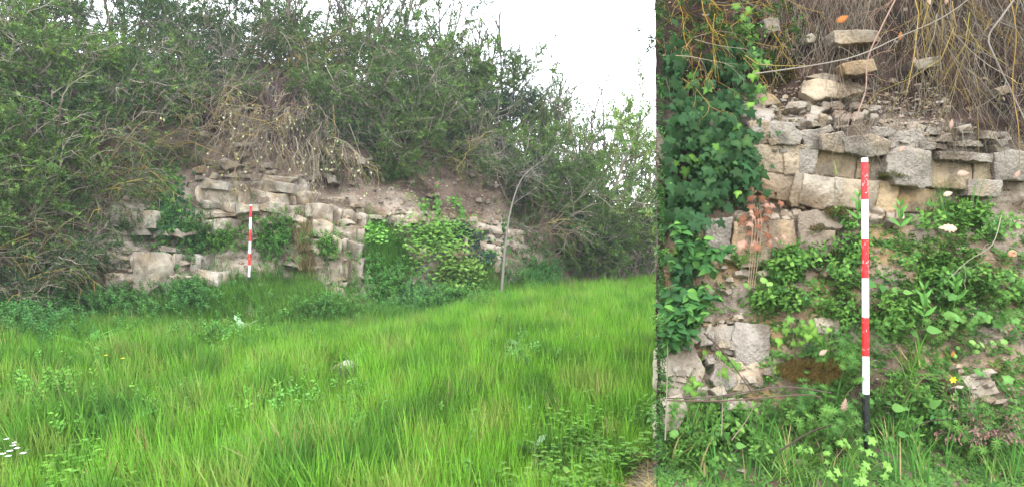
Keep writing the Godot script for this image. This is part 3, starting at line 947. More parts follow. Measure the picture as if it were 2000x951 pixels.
func build_meadow() -> void:
	var lime := Color(0.185, 0.41, 0.038)
	var protos := [tuft(1, 16, 0.34, 0.08, 0.0095, 0.35, Color(1, 1, 1)), tuft(2, 14, 0.29, 0.1, 0.0105, 0.7, Color(1, 1, 1)), tuft(3, 16, 0.38, 0.08, 0.009, 0.3, Color(1, 1, 1)), tuft(4, 10, 0.18, 0.08, 0.012, 1.0, Color(1, 1, 1))]
	var xf := [[], [], [], []]
	var cs := [[], [], [], []]
	var r := rnd(5)
	var n := 0
	var stone_d := -field(668, 734).z
	while n < 31000:
		var d := sqrt(r.randf_range(3.6 * 3.6, 21.0 * 21.0))
		var u := r.randf_range(-420, 1330)
		if d > column(u)[0][1] + 0.2: continue
		if d > 11.0 and r.randf() < 0.45: continue
		var p := field_d(u, d)
		var patch := nz.get_noise_2d(p.x * 55 + 300, p.z * 55)
		var fine := nf.get_noise_2d(p.x * 120, p.z * 120)
		if px_path(p) > 0.0: continue
		if absf(u - 668.0) < 34.0 and d > stone_d - 1.3 and d < stone_d + 0.2 and r.randf() < 0.94: continue
		n += 1
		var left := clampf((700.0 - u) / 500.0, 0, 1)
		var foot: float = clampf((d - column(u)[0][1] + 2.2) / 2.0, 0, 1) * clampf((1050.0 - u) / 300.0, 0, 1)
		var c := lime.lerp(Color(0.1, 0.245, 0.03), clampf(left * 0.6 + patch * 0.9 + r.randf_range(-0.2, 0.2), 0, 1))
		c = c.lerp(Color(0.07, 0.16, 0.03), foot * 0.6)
		if r.randf() < 0.035: c = Color(0.32, 0.29, 0.12)
		if fine > 0.3: c = c.lerp(Color(0.3, 0.29, 0.1), 0.4)
		if fine < -0.25: c = c.lerp(Color(0.05, 0.13, 0.03), 0.6)
		var kind := 0 if patch > 0.05 else 2
		var low := clampf((u - 950.0) / 150.0, 0, 1) * clampf((6.5 - d) / 1.2, 0, 1)
		if r.randf() < 0.25 + left * 0.3: kind = 1
		if r.randf() < 0.14 or low * 0.6 > r.randf(): kind = 3
		var sc := r.randf_range(0.75, 1.25) * (1.0 - 0.3 * low) * (1.0 + patch * 0.5) * (1.0 - 0.35 * foot)
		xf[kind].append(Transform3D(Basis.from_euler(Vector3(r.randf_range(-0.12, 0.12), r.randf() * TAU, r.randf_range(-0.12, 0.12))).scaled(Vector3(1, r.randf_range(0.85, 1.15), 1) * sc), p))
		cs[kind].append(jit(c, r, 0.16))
	for k in 4:
		var o := scatter(self, "grass", protos[k], xf[k], cs[k])
		tag(o, ["tall fine bright green grass of the meadow", "arching mid green grass of the meadow", "tallest upright grass of the meadow", "short broad grass blades low in the meadow"][k], "grass", "", "stuff")
	# low broad leaves between the grass
	var clover := MB.new()
	r = rnd(6)
	for k in 9:
		var a := r.randf() * TAU
		var q := Vector3(cos(a), 0, sin(a)) * r.randf_range(0.0, 0.1)
		var h := r.randf_range(0.03, 0.12)
		clover.tube([q * 0.4, q + Vector3(0, h, 0)], 0.0015, 0.001, 3, Color(0.8, 0.9, 0.6))
		for j in 3:
			var b2 := a + j * TAU / 3.0
			clover.leaf_long(q + Vector3(0, h, 0), Vector3(cos(b2), 0.25, sin(b2)).normalized(), Vector3.UP, 0.022, 0.019, 0.5, 0.2, jit(Color(1, 1, 1), r, 0.2), [0.2, 1.0, 0.8, 0.0])
	var cm := clover.mesh(M.leaf)
	var x2 := []
	var c2 := []
	n = 0
	while n < 3600:
		var d := sqrt(r.randf_range(3.9 * 3.9, 10.5 * 10.5))
		var u := r.randf_range(-40, 1300)
		if d > column(u)[0][1]: continue
		var p := field_d(u, d)
		if px_path(p) > 0.3: continue
		var patch := nz.get_noise_2d(p.x * 170 - 100, p.z * 170) + r.randf_range(-0.2, 0.2)
		var low := clampf((u - 850.0) / 200.0, 0, 1) * clampf((7.0 - d) / 1.5, 0, 1)
		if patch < 0.12 - low * 0.25 - clampf((500.0 - u) / 900.0, 0, 0.25): continue
		n += 1
		x2.append(Transform3D(Basis(Vector3.UP, r.randf() * TAU).scaled(Vector3.ONE * r.randf_range(0.7, 1.4)), p + Vector3(0, r.randf_range(0.0, 0.09), 0)))
		c2.append(jit(Color(0.12, 0.26, 0.035), r, 0.25))
	tag(scatter(self, "ground_cover", cm, x2, c2), "low clover leaves between the meadow grass", "ground cover", "", "stuff")
	# straw lying in the grass
	var st := tuft(8, 14, 0.3, 0.1, 0.005, 2.2, Color(0.9, 0.85, 0.7))
	x2 = []
	c2 = []
	for k in 1100:
		var d := r.randf_range(4.0, 9.5)
		var u := r.randf_range(-40, 1290) if k % 2 else clampf(r.randfn([400, 1180, 250, 640][k / 2 % 4], 110), -40, 1290)
		if d > column(u)[0][1]: continue
		x2.append(Transform3D(Basis(Vector3.UP, r.randf() * TAU).scaled(Vector3(1, 0.6, 1) * r.randf_range(0.7, 1.3)), field_d(u, d) + Vector3(0, 0.02, 0)))
		c2.append(jit(Color(0.5, 0.43, 0.22), r, 0.2))
	tag(scatter(self, "dry_grass", st, x2, c2), "dry straw coloured grass lying in the meadow", "dry grass", "", "stuff")
	# the track at the lower right: pebbles on bare ground
	var pe := stone_mesh(PackedVector3Array([Vector3(-0.5, -0.4, 0), Vector3(0.45, -0.5, 0), Vector3(0.55, 0.35, 0), Vector3(-0.2, 0.5, 0)]), 0.25, 0.5, 19, Color(1, 1, 1), M.rock, false)
	x2 = []
	c2 = []
	for k in 2600:
		var p := field_d(r.randf_range(1100, 1320), r.randf_range(3.7, 6.5))
		if px_path(p) < -0.05: continue
		var z := r.randf_range(0.006, 0.028)
		x2.append(Transform3D(Basis.from_euler(Vector3(r.randf() * TAU, r.randf() * TAU, 0)).scaled(Vector3(z, z * 0.6, z)), p + Vector3(0, 0.004, 0)))
		c2.append(jit(Color(0.42, 0.38, 0.33), r, 0.25))
	tag(scatter(self, "gravel", pe[0], x2, c2), "pale gravel of the track at the meadow's near right corner", "gravel", "", "stuff")

func px_path(p: Vector3) -> float:
	# > 0 on the gravel track, which runs off to the right past the near bank
	return (p.x - (0.72 + (-p.z - 4.4) * 0.5 + nf.get_noise_1d(p.z * 150) * 0.12)) * 4.0

# ---------------------------------------------------------------- shrubs and trees
func grow(b: MB, tips: Array, p: Vector3, d: Vector3, l: float, r0: float, level: int, cfg: Dictionary, r: RandomNumberGenerator) -> void:
	var steps := 4 if level < 2 else 3
	var pts := [p]
	var dirs := [d]
	var q := p
	for k in steps:
		d = (d + Vector3(r.randf_range(-1, 1), r.randf_range(-1, 1), r.randf_range(-1, 1)) * cfg.wild + Vector3(0, -cfg.droop * (level + 0.3), 0) + cfg.get("pull", Vector3.ZERO) * 0.2).normalized()
		q += d * l / steps
		pts.append(q)
		dirs.append(d)
	var c: Color = cfg.bark
	if r.randf() < cfg.get("lichen", 0.0): c = Color(0.3, 0.22, 0.06)
	b.tube(pts, r0, r0 * 0.45, 5 if level == 0 else 3, jit(c, r, 0.2))
	if level >= cfg.levels:
		var m: int = cfg.tips
		for k in m:
			var f := (k + r.randf()) / m * steps
			var j := mini(int(f), steps - 1)
			tips.append([pts[j].lerp(pts[j + 1], f - j), dirs[j + 1]])
		tips.append([q, d])
		return
	var kids: int = cfg.kids[level]
	for k in kids:
		var f := lerpf(cfg.get("bare", 0.2), 1.0, (k + r.randf()) / kids) * steps
		var j := mini(int(f), steps - 1)
		var at: Vector3 = pts[j].lerp(pts[j + 1], f - j)
		var dd: Vector3 = dirs[j + 1]
		var ax := dd.cross(Vector3(r.randf_range(-1, 1), r.randf_range(-1, 1), r.randf_range(-1, 1))).normalized()
		var cd := dd.rotated(ax, r.randf_range(0.5, 1.2) * cfg.angle)
		grow(b, tips, at, cd, l * cfg.ratio * r.randf_range(0.6, 1.2), r0 * 0.55, level + 1, cfg, r)

func plant(called: String, label: String, category: String, s: int, cfg: Dictionary) -> Node3D:
	# a shrub or tree at the origin, «height» about 1.6 times its stems' length; parts branches and foliage
	var r := rnd(s)
	var b := MB.new()
	var tips := []
	for k in cfg.stems:
		var a: float = TAU * (k + r.randf()) / cfg.stems
		var d := Vector3(cos(a) * cfg.spread, 1, sin(a) * cfg.spread).normalized()
		grow(b, tips, Vector3(cos(a), 0, sin(a)) * cfg.get("foot", 0.12), d, cfg.length * r.randf_range(0.75, 1.2), cfg.radius, 0, cfg, r)
	var o := thing(called, label, category)
	part(o, cfg.get("wood", "branches"), b.mesh(M.bark))
	var xf := []
	var cs := []
	for t in tips:
		var clump := nf.get_noise_3d(t[0].x * 90 + s * 50, t[0].y * 90, t[0].z * 90)
		if r.randf() > cfg.leafy + clump * 1.3 * (1.0 if cfg.leafy > 0.3 else 0.0): continue
		xf.append(aim(t[0], t[1] + Vector3(r.randf_range(-0.5, 0.5), r.randf_range(-0.2, 0.7), r.randf_range(-0.5, 0.5)), r.randf() * TAU, r.randf_range(0.7, 1.3) * cfg.get("big", 1.0)))
		var c: Color = cfg.green
		if r.randf() < 0.2: c = cfg.get("green2", cfg.green)
		cs.append(jit(c, r, 0.25))
	if xf.size():
		scatter(o, "foliage", cfg.sprig, xf, cs)
	return o

func build_shrubs() -> void:
	var sp := sprig(31, 13, 0.032, 0.02, 0.13, Color(1, 1, 1), M.leaf)
	var sp2 := sprig(32, 14, 0.027, 0.016, 0.13, Color(1, 1, 1), M.leaf)
	var sp3 := sprig(33, 6, 0.03, 0.02, 0.1, Color(1, 1, 1), M.leaf)
	var needle := sprig(34, 22, 0.035, 0.005, 0.12, Color(1, 1, 1), M.leaf)
	var grey := Color(0.25, 0.215, 0.165)
	var base := {"stems": 8, "length": 1.15, "radius": 0.016, "spread": 0.75, "wild": 0.28, "droop": 0.05, "levels": 2, "kids": [8, 6], "ratio": 0.5, "angle": 0.9, "tips": 4, "leafy": 0.72, "bark": grey, "green": Color(0.075, 0.135, 0.034), "green2": Color(0.13, 0.21, 0.048), "sprig": sp}
	var mk := func(o: Dictionary) -> Dictionary:
		var d := base.duplicate()
		d.merge(o, true)
		return d
	# one of each habit, then copies
	var kinds := {
		"green": plant("green_shrub", "", "shrub", 1, mk.call({})),
		"green2": plant("green_shrub", "", "shrub", 2, mk.call({"sprig": sp2, "droop": 0.09, "spread": 1.0, "green": Color(0.062, 0.122, 0.03), "green2": Color(0.105, 0.18, 0.04)})),
		"bright": plant("bright_shrub", "", "shrub", 3, mk.call({"green": Color(0.11, 0.2, 0.038), "green2": Color(0.18, 0.28, 0.06), "leafy": 0.85})),
		"twiggy": plant("twiggy_shrub", "", "shrub", 4, mk.call({"leafy": 0.42, "droop": 0.13, "lichen": 0.3, "spread": 1.1, "bark": Color(0.2, 0.16, 0.11), "sprig": sp3, "green": Color(0.11, 0.17, 0.05), "tips": 3, "kids": [8, 6]})),
		"dark": plant("dark_shrub", "", "shrub", 5, mk.call({"sprig": sp2, "green": Color(0.035, 0.08, 0.03), "green2": Color(0.05, 0.1, 0.035), "droop": 0.06})),
		"juniper": plant("juniper_shrub", "", "shrub", 6, mk.call({"sprig": needle, "green": Color(0.035, 0.07, 0.05), "green2": Color(0.05, 0.09, 0.06), "spread": 0.5, "tips": 6, "kids": [8, 6], "ratio": 0.4})),
		"sapling": plant("slim_tree", "", "tree", 7, mk.call({"stems": 4, "length": 2.6, "spread": 0.25, "radius": 0.024, "wild": 0.14, "droop": -0.02, "kids": [9, 5], "ratio": 0.3, "leafy": 0.8, "bare": 0.25, "green": Color(0.085, 0.17, 0.035), "wood": "trunk"})),
		"bare": plant("bare_sapling", "", "tree", 8, mk.call({"stems": 3, "length": 2.6, "spread": 0.28, "radius": 0.036, "wild": 0.12, "droop": -0.03, "kids": [9, 5], "ratio": 0.33, "angle": 0.6, "leafy": 0.04, "bare": 0.3, "wood": "trunk", "bark": Color(0.12, 0.1, 0.085)})),
		"pale": plant("pale_tree", "", "tree", 9, mk.call({"stems": 4, "length": 2.4, "spread": 0.35, "radius": 0.03, "kids": [9, 6], "ratio": 0.36, "droop": 0.02, "leafy": 0.75, "green": Color(0.17, 0.27, 0.07), "green2": Color(0.25, 0.34, 0.1), "wood": "trunk", "sprig": sp, "big": 1.5})),
		"grey": plant("dry_bush", "", "bush", 10, mk.call({"leafy": 0.05, "bark": Color(0.27, 0.23, 0.2), "kids": [9, 7], "tips": 2, "droop": 0.1, "wild": 0.35, "radius": 0.012, "sprig": sp3}))}
	# kind, photo column and row of its foot on the bank, size, label
	crest_shrub = kinds.green2
	# kind, photo column and row of its foot on the bank, size, lean towards the meadow, label
	var list := [
		["green", 20, 470, 1.1, 0.5, "leafy green shrub hanging down lowest at the far left of the bank"],
		["green", -170, 480, 1.2, 0.4, "green shrub just beyond the left end of the rocks' thicket"],
		["dark", -260, 380, 1.3, 0.4, "dark shrub farthest left on the bank"],
		["green2", -180, 300, 1.3, 0.4, "dense shrub far left halfway up the bank"],
		["green", -200, 180, 1.4, 0.3, "green shrub far left near the crest"],
		["twiggy", -130, 580, 1.0, 0.3, "twiggy shrub far left at the meadow's edge"],
		["green2", 120, 500, 0.85, 0.5, "darker green shrub low on the left bank beside the rock beds"],
		["dark", 60, 590, 0.8, 0.4, "dark shrub at the left foot of the bank"],
		["twiggy", -20, 590, 0.9, 0.4, "twiggy shrub in front at the left edge of the meadow"],
		["bright", 30, 400, 1.15, 0.6, "bright green shrub in front at the left edge above the low one"],
		["twiggy", 150, 420, 1.1, 0.6, "tangled twiggy shrub left of the dark ivy"],
		["green2", 215, 400, 0.75, 0.5, "dense green shrub between left twigs and dark ivy"],
		["green", 90, 310, 1.2, 0.6, "broad green shrub halfway up the left bank"],
		["twiggy", 260, 310, 1.1, 0.7, "yellow lichened twiggy shrub right above the dark ivy"],
		["twiggy", 350, 265, 1.0, 0.7, "lichened shrub with bare twigs left of the high grey slab"],
		["dark", 190, 290, 1.2, 0.6, "dark green shrub in the middle of the left thicket"],
		["green", 280, 235, 1.2, 0.6, "green shrub on the upper slope above the ivy"],
		["green2", 395, 215, 0.9, 0.6, "small dense shrub just left of the hanging dry bush"],
		["bright", 130, 200, 1.25, 0.4, "bright leafy shrub on the crest of the left bank"],
		["green", 10, 220, 1.25, 0.4, "green shrub at the left edge near the crest"],
		["green2", 320, 150, 1.25, 0.3, "dense shrub on the crest above the upper left slope"],
		["dark", 430, 150, 1.05, 0.4, "dark shrub on the crest left of the dry bush"],
		["twiggy", 530, 120, 1.15, 0.3, "twiggy pale budded shrub on the crest above the dry bush"],
		["twiggy", 620, 140, 1.15, 0.4, "pale budded shrub on the crest right of the dry bush"],
		["green", 690, 215, 1.05, 0.6, "leafy green shrub right of the pale budded shrub"],
		["green2", 760, 225, 1.15, 0.5, "dense shrub in the middle of the right crest"],
		["dark", 665, 262, 0.8, 0.8, "small dark shrub overhanging bare soil right of the dry bush"],
		["green2", 725, 275, 0.9, 0.9, "low dense shrub overhanging the bare soil in the bank's middle"],
		["green", 790, 290, 0.95, 0.9, "leafy shrub with lichened stems over the ivy strands"],
		["twiggy", 850, 300, 1.0, 0.8, "twiggy lichened shrub hanging beside the ivy strands"],
		["green", 840, 250, 1.15, 0.5, "broad green shrub on the right crest"],
		["green2", 895, 310, 0.95, 0.8, "green shrub hanging over the soil left of the grey dry bush"],
		["dark", 915, 285, 1.1, 0.6, "dark green shrub behind the grey dry bush"],
		["juniper", 985, 275, 1.15, 0.3, "dark blue green needle leaved shrub on the right shoulder"],
		["grey", 985, 345, 0.95, 0.5, "grey leafless bush over the right end of the bare soil"],
		["bright", 1005, 310, 1.15, 0.4, "bright green shrub right of the needle leaved shrub"],
		["dark", 1010, 365, 1.0, 0.6, "dark green shrub behind the leaning sapling"],
		["green", 1050, 385, 1.3, 0.5, "green shrub falling down the right end of the bank"],
		["green2", 1060, 450, 1.15, 0.6, "dense low shrub at the right foot of the bank"],
		["twiggy", 1030, 440, 1.0, 0.6, "yellow twigged shrub beside the slender leaning sapling"],
		["bright", 1090, 420, 1.5, 0.4, "bright green shrub at the bank's right corner"],
		["green", 1110, 500, 1.4, 0.4, "rounded green shrub by the far corner of the meadow"],
		["bright", 1150, 530, 1.3, 0.3, "bluish green low shrub standing at the meadow's far edge"],
		["pale", 1185, 540, 1.75, 0.0, "pale leafy tree with dark trunk beyond the far meadow edge"],
		["pale", 1255, 545, 1.75, 0.0, "pale leafy tree farthest along the meadow edge"],
		["green", 1225, 548, 1.7, 0.0, "green shrub between the two pale trees"],
		["green2", 1165, 480, 1.9, 0.0, "tall dense shrub behind the bluish green low one"],
		["pale", 1125, 430, 1.5, 0.0, "pale leafy tree rising behind the bank's right corner"],
		["dark", 1270, 530, 1.8, 0.0, "dark shrub at the farthest right of the meadow edge"],
		["sapling", 1085, 360, 1.0, 0.0, "slim leafy tree leaning out against the white sky"],
		["bare", 1060, 360, 1.0, 0.0, "bare branched sapling over the shrub at the bank's right end"],
		["bare", 1120, 420, 1.15, 0.0, "bare branched sapling behind the slim tree"],
		["bare", 1205, 480, 1.5, 0.0, "bare branched sapling above the pale tree with dark trunk"],
		["bare", 1170, 470, 1.3, 0.0, "bare branched sapling against the sky right of the slim tree"],
		["bare", 1240, 480, 1.4, 0.0, "bare branched sapling farthest along against the sky"]]
	var back := [["sapling", -60, 14.5, 1.15, "slim leafy tree beyond the crest at the far left edge"], ["sapling", 60, 14.8, 1.2, "slim leafy tree behind the crest, second from the left edge"], ["green", 0, 13.8, 1.4, "green shrub behind the crest at the far left"], ["sapling", 150, 15.4, 1.15, "slim leafy tree behind the bright shrub of the left crest"], ["green2", 190, 14.8, 1.45, "tall dense shrub behind the bright shrub of the left crest"], ["sapling", 250, 15.6, 1.25, "slim leafy tree above the upper left slope"], ["dark", 330, 15.5, 1.5, "tall dark shrub behind the upper left slope"], ["sapling", 370, 16.2, 1.3, "slim leafy tree above the high grey slab"], ["green", 440, 16.0, 1.5, "tall green shrub behind the dark shrub left of the dry bush"], ["sapling", 500, 16.6, 1.3, "slim leafy tree just left above the dry bush"], ["green2", 570, 16.4, 1.5, "tall dense shrub straight above the dry bush"], ["sapling", 620, 17.0, 1.35, "slim leafy tree just right above the dry bush"], ["green", 680, 16.8, 1.55, "tall green shrub right above the pale budded shrub"], ["sapling", 735, 17.4, 1.55, "slim leafy tree above the middle of the right crest"], ["green2", 790, 17.2, 1.9, "tall dense shrub above the middle of the right crest"], ["bright", 850, 17.4, 1.85, "tall bright green shrub behind the broad one on the right crest"], ["green", 915, 18.0, 1.85, "tall green shrub where the thicket meets the white sky"], ["sapling", 830, 18.0, 1.45, "slim leafy tree last before the white sky"], ["green2", 975, 19.0, 1.6, "dense shrub on the thicket's right shoulder against the sky"]]
	for e in back:
		list.append([e[0], e[1], -e[2], e[3], 0.0, e[4]])
	var bare := [[700, 16.5, 1.15, "bare sapling rising from the crest above the right slope"], [905, 18.0, 1.25, "tall bare sapling standing against the white sky"], [985, 19.0, 1.2, "bare sapling forking low against the white sky"], [560, 16.0, 1.1, "dark bare sapling above the dry bush"], [240, 15.0, 1.15, "bare sapling at the gap of sky on the left crest"]]
	for e in bare:
		list.append(["bare", e[0], -e[1], e[2], 0.0, e[3]])
	var seen := {}
	var r := rnd(40)
	for e in list:
		var at: Vector3
		if e[2] > 0:
			at = bank(e[1], e[2]) + Vector3(0, -0.05, -0.05)
		else:
			at = Vector3((e[1] - 1000.0) * K * -e[2], bank_t(e[1], 6.9).y - 0.05, e[2])
		var turn := r.randf() * TAU
		var o: Node3D = kinds[e[0]]
		if not seen.has(e[0]):
			seen[e[0]] = true
			tag(o, e[5])
		else:
			o = again(o, at, 0.0, 1.0, e[5])
		var bs := Basis(Vector3.RIGHT, e[4]) * Basis(Vector3.UP, turn)
		o.transform = Transform3D(Basis(bs.x * e[3], bs.y * e[3], bs.z * e[3]), at)
	# slender leaning sapling in front of the right end
	var b := MB.new()
	var foot := field(977, 598)
	var pts := [foot]
	for q in [[982, 540, 0.1], [988, 470, 0.2], [1000, 400, 0.35], [1022, 345, 0.5], [1060, 315, 0.6]]:
		pts.append(P(q[0], q[1], -foot.z + q[2]) )
	var o := thing("leaning_sapling", "slender bare sapling leaning right in front of the bank's right end", "tree", foot)
	for k in pts.size(): pts[k] -= foot
	b.tube(smooth_line(pts), 0.03, 0.003, 7, Color(0.2, 0.18, 0.15))
	part(o, "trunk", b.mesh(M.bark))
	for q in [[2, 1, 0.5], [3, -1, 0.6], [3, 1, 0.55], [4, -1, 0.6], [4, 1, 0.5], [2, -1, 0.45], [5, 1, 0.4]]:
		var bb := MB.new()
		var t := []
		grow(bb, t, Vector3.ZERO, Vector3(q[1] * 0.8, 0.8, r.randf_range(-0.4, 0.4)).normalized(), q[2] * 1.3, 0.005, 0, mk.call({"kids": [5, 3], "levels": 2, "wild": 0.2, "droop": 0.0, "ratio": 0.45, "bark": Color(0.2, 0.18, 0.15)}), r)
		part(o, "branch", bb.mesh(M.bark), pts[q[0]])
	# the dry bush whose roots and branches hang over the bare soil
	var at := bank(580, 205)
	o = thing("hanging_bush", "dry tan bush with roots and branches hanging over the soil above the far rocks", "bush", at)
	at += Vector3(0, 0, 0.75)
	o.position = at
	var root := MB.new()
	for k in 60:
		var p := bank(r.randf_range(525, 640), r.randf_range(140, 225)) - at + Vector3(0, 0, r.randf_range(0.1, 0.8))
		var q := [p]
		var d := Vector3(r.randf_range(-0.4, 0.4), -0.6, 0.7).normalized()
		for j in 4:
			d = (d + Vector3(r.randf_range(-0.5, 0.5), -0.25, r.randf_range(-0.4, 0.3))).normalized()
			p += d * 0.16
			q.append(p)
		root.tube(q, r.randf_range(0.015, 0.05), 0.008, 5, jit(Color(0.06, 0.04, 0.034), r, 0.25))
	for k in 420:
		var p := bank(clampf(r.randfn(585, 45), 500, 690), r.randf_range(150, 300)) - at + Vector3(0, 0, r.randf_range(0.05, 0.8))
		var q := [p]
		var d := Vector3(r.randf_range(-0.5, 0.5), -0.9, r.randf_range(-0.2, 0.4)).normalized()
		for j in 4:
			d = (d + Vector3(r.randf_range(-0.5, 0.5), r.randf_range(-0.4, 0.2), r.randf_range(-0.3, 0.3))).normalized()
			p += d * r.randf_range(0.08, 0.2)
			q.append(p)
		root.tube(q, 0.006, 0.003, 3, jit([Color(0.17, 0.135, 0.1), Color(0.08, 0.058, 0.045), Color(0.22, 0.18, 0.13)][k % 3], r, 0.3))
	part(o, "roots", root.mesh(M.bark), Vector3.ZERO, "stuff")
	for k in 120:
		var bb := MB.new()
		var p := bank(clampf(r.randfn(590, 48), 490, 720), r.randf_range(150, 290)) - at + Vector3(0, 0, r.randf_range(0.3, 0.9))
		var col: Color = [Color(0.2, 0.165, 0.125), Color(0.25, 0.205, 0.15), Color(0.25, 0.19, 0.085), Color(0.13, 0.1, 0.075)][k % 4]
		var t := []
		grow(bb, t, Vector3.ZERO, Vector3((p.x + at.x - P(585, 200, 13).x) * 0.5 + r.randf_range(-0.35, 0.35), r.randf_range(-1.6, 0.1), 0.5).normalized(), r.randf_range(0.8, 1.8), 0.007, 0, mk.call({"kids": [7, 4], "wild": 0.42, "droop": 0.17, "ratio": 0.4, "angle": 0.7, "bark": col, "lichen": 0.12, "tips": 2}), r)
		for q in t:
			if r.randf() < 0.07:
				bb.leaf2(q[0], q[1], Vector3.UP, 0.05, 0.035, [Color(0.4, 0.37, 0.24), Color(0.3, 0.32, 0.14)][r.randi_range(0, 1)])
		part(o, "branch", bb.mesh(M.bark), p)

# ivy in patches: leaves lie on the bank like shingles
func ivy_xf(r: RandomNumberGenerator, p: Vector3, s: float, lift: float) -> Transform3D:
	var down := Vector3(r.randf_range(-1.1, 1.1), -1, r.randf_range(-0.3, 0.6)).normalized()
	var face := Vector3(r.randf_range(-0.7, 0.7), r.randf_range(-0.2, 1.0), 1).normalized()
	var x := down.cross(face).normalized()
	return Transform3D(Basis(x * s, down * s, x.cross(down) * s), p + Vector3(0, 0, lift))

func build_ivy() -> void:
	var r := rnd(60)
	var leaf := MB.new()
	leaf.fan(Vector3.ZERO, Vector3.UP, Vector3.BACK, 1.0, IVY, 0.35, Color(1, 1, 1))
	var lm := leaf.mesh(M.ivy)
	# far patches
	var spots := [["dark ivy curtain left of the far rock beds", [[330, 500, 26, 40, 160], [345, 400, 34, 62, 900], [330, 345, 22, 30, 260], [360, 440, 22, 22, 200]], Color(0.03, 0.085, 0.03)],
		["blue dark ivy clump on the right end of the far rocks", [[905, 462, 42, 26, 520], [950, 500, 30, 26, 220], [890, 440, 20, 16, 120]], Color(0.022, 0.05, 0.035)],
		["thin green ivy strand hanging down the bare soil", [[855, 400, 5, 36, 75], [830, 398, 14, 8, 40], [862, 440, 10, 12, 35]], Color(0.09, 0.2, 0.035)],
		["short green ivy strand right of the thin hanging one", [[902, 412, 9, 24, 75], [890, 392, 8, 10, 30]], Color(0.09, 0.2, 0.035)],
		["ivy trail on the dark soil below the leaning sapling", [[985, 445, 7, 26, 70]], Color(0.05, 0.1, 0.03)]]
	for e in spots:
		var xf := []
		var cs := []
		for z in e[1]:
			for k in z[4]:
				var a := r.randf() * TAU
				var q := absf(r.randfn(0.0, 0.65))
				var p := bank(z[0] + cos(a) * q * z[2], z[1] + sin(a) * q * z[3])
				xf.append(ivy_xf(r, p, r.randf_range(0.045, 0.08), r.randf_range(0.03, 0.22)))
				cs.append(jit(e[2] if r.randf() < 0.75 else Color(0.1, 0.22, 0.04), r, 0.25))
		var o := thing("ivy", e[0], "ivy", bank(e[1][0][0], e[1][0][1]))
		for k in xf.size(): xf[k].origin -= o.position
		scatter(o, "foliage", lm, xf, cs)
	# the near curtain: each leaf a part
	var shades := []
	for k in 6:
		var b := MB.new()
		var c: Color = [Color(0.018, 0.048, 0.014), Color(0.024, 0.062, 0.017), Color(0.038, 0.09, 0.022), Color(0.026, 0.07, 0.02), Color(0.075, 0.17, 0.03), Color(0.11, 0.22, 0.035)][k]
		b.fan(Vector3.ZERO, Vector3.UP, Vector3.BACK, 1.0, IVY3 if k % 2 else IVY, [0.4, 0.9, 0.2, 0.6, 0.5, 0.8][k], c)
		shades.append(b.mesh(M.ivy))
	var near_patch := func(label: String, zones: Array, most: int, bright: float, small: float) -> void:
		var o := thing("ivy", label, "ivy", near_at(zones[0][0], zones[0][1]))
		var made := 0
		var xf := []
		var cs := []
		var stems := MB.new()
		for z in zones:
			for k in z[4]:
				var a := r.randf() * TAU
				var q := clampf(absf(r.randfn(0.0, 0.62)), 0, 1.5)
				var px := maxf(z[0] + cos(a) * q * z[2], 1292)
				var py: float = z[1] + sin(a) * q * z[3]
				var t := ivy_xf(r, near_at(px, py) - o.position, lerpf(0.022, 0.085, pow(r.randf(), 1.4)) * small, r.randf_range(0.02, 0.22))
				if made < most:
					made += 1
					var m := part(o, "leaf", shades[(4 + r.randi_range(0, 1)) if r.randf() < bright else r.randi_range(0, 3)])
					m.transform = t
				else:
					xf.append(t)
					cs.append(jit(Color(0.022, 0.06, 0.018), r, 0.3))
			for k in 3:
				var pts := []
				var x: float = z[0] + r.randf_range(-0.6, 0.6) * z[2]
				for j in 6:
					x += r.randf_range(-8, 8)
					pts.append(near_at(maxf(x, 1292), z[1] - z[3] + j * z[3] * 0.4) - o.position + Vector3(0, 0, 0.05))
				stems.tube(pts, 0.003, 0.002, 4, Color(0.16, 0.12, 0.08))
		part(o, "stems", stems.mesh(M.bark), Vector3.ZERO, "stuff")
		if xf.size():
			scatter(o, "foliage", lm, xf, cs)
	near_patch.call("dense dark green ivy curtain left of the near rock blocks", [[1385, 310, 80, 85, 520], [1350, 385, 65, 45, 230], [1335, 230, 50, 70, 200], [1420, 220, 45, 70, 150], [1322, 430, 36, 55, 130], [1440, 340, 35, 60, 110], [1312, 140, 25, 60, 80], [1400, 130, 40, 50, 80], [1320, 530, 30, 40, 60]], 300, 0.2, 1.0)
	near_patch.call("bright green ivy trailing up the dark soil above the ivy curtain", [[1452, 120, 20, 85, 75], [1440, 60, 25, 40, 30], [1340, 170, 30, 30, 18], [1455, 190, 18, 30, 20]], 150, 0.75, 0.9)
	near_patch.call("small pale ivy sprays among the lower grey blocks", [[1545, 640, 38, 38, 36], [1400, 690, 22, 30, 14], [1345, 730, 20, 20, 8]], 60, 0.9, 0.85)

func fan_mesh(o: PackedVector2Array, curl: float, c: Color, mat: Material) -> ArrayMesh:
	var b := MB.new()
	b.fan(Vector3.ZERO, Vector3.UP, Vector3.BACK, 1.0, o, curl, c)
	return b.mesh(mat)

func long_mesh(w: float, droop: float, fold: float, c: Color, shape: Array, mat: Material) -> ArrayMesh:
	var b := MB.new()
	b.leaf_long(Vector3.ZERO, Vector3.UP, Vector3.BACK, 1.0, w, droop, fold, c, shape)
	return b.mesh(mat)

func place_leaf(o: Node, called: String, m: Mesh, p: Vector3, d: Vector3, face: Vector3, s: float) -> void:
	var y := d.normalized()
	var x := y.cross(face).normalized()
	var q := part(o, called, m)
	q.transform = Transform3D(Basis(x * s, y * s, x.cross(y) * s), p)

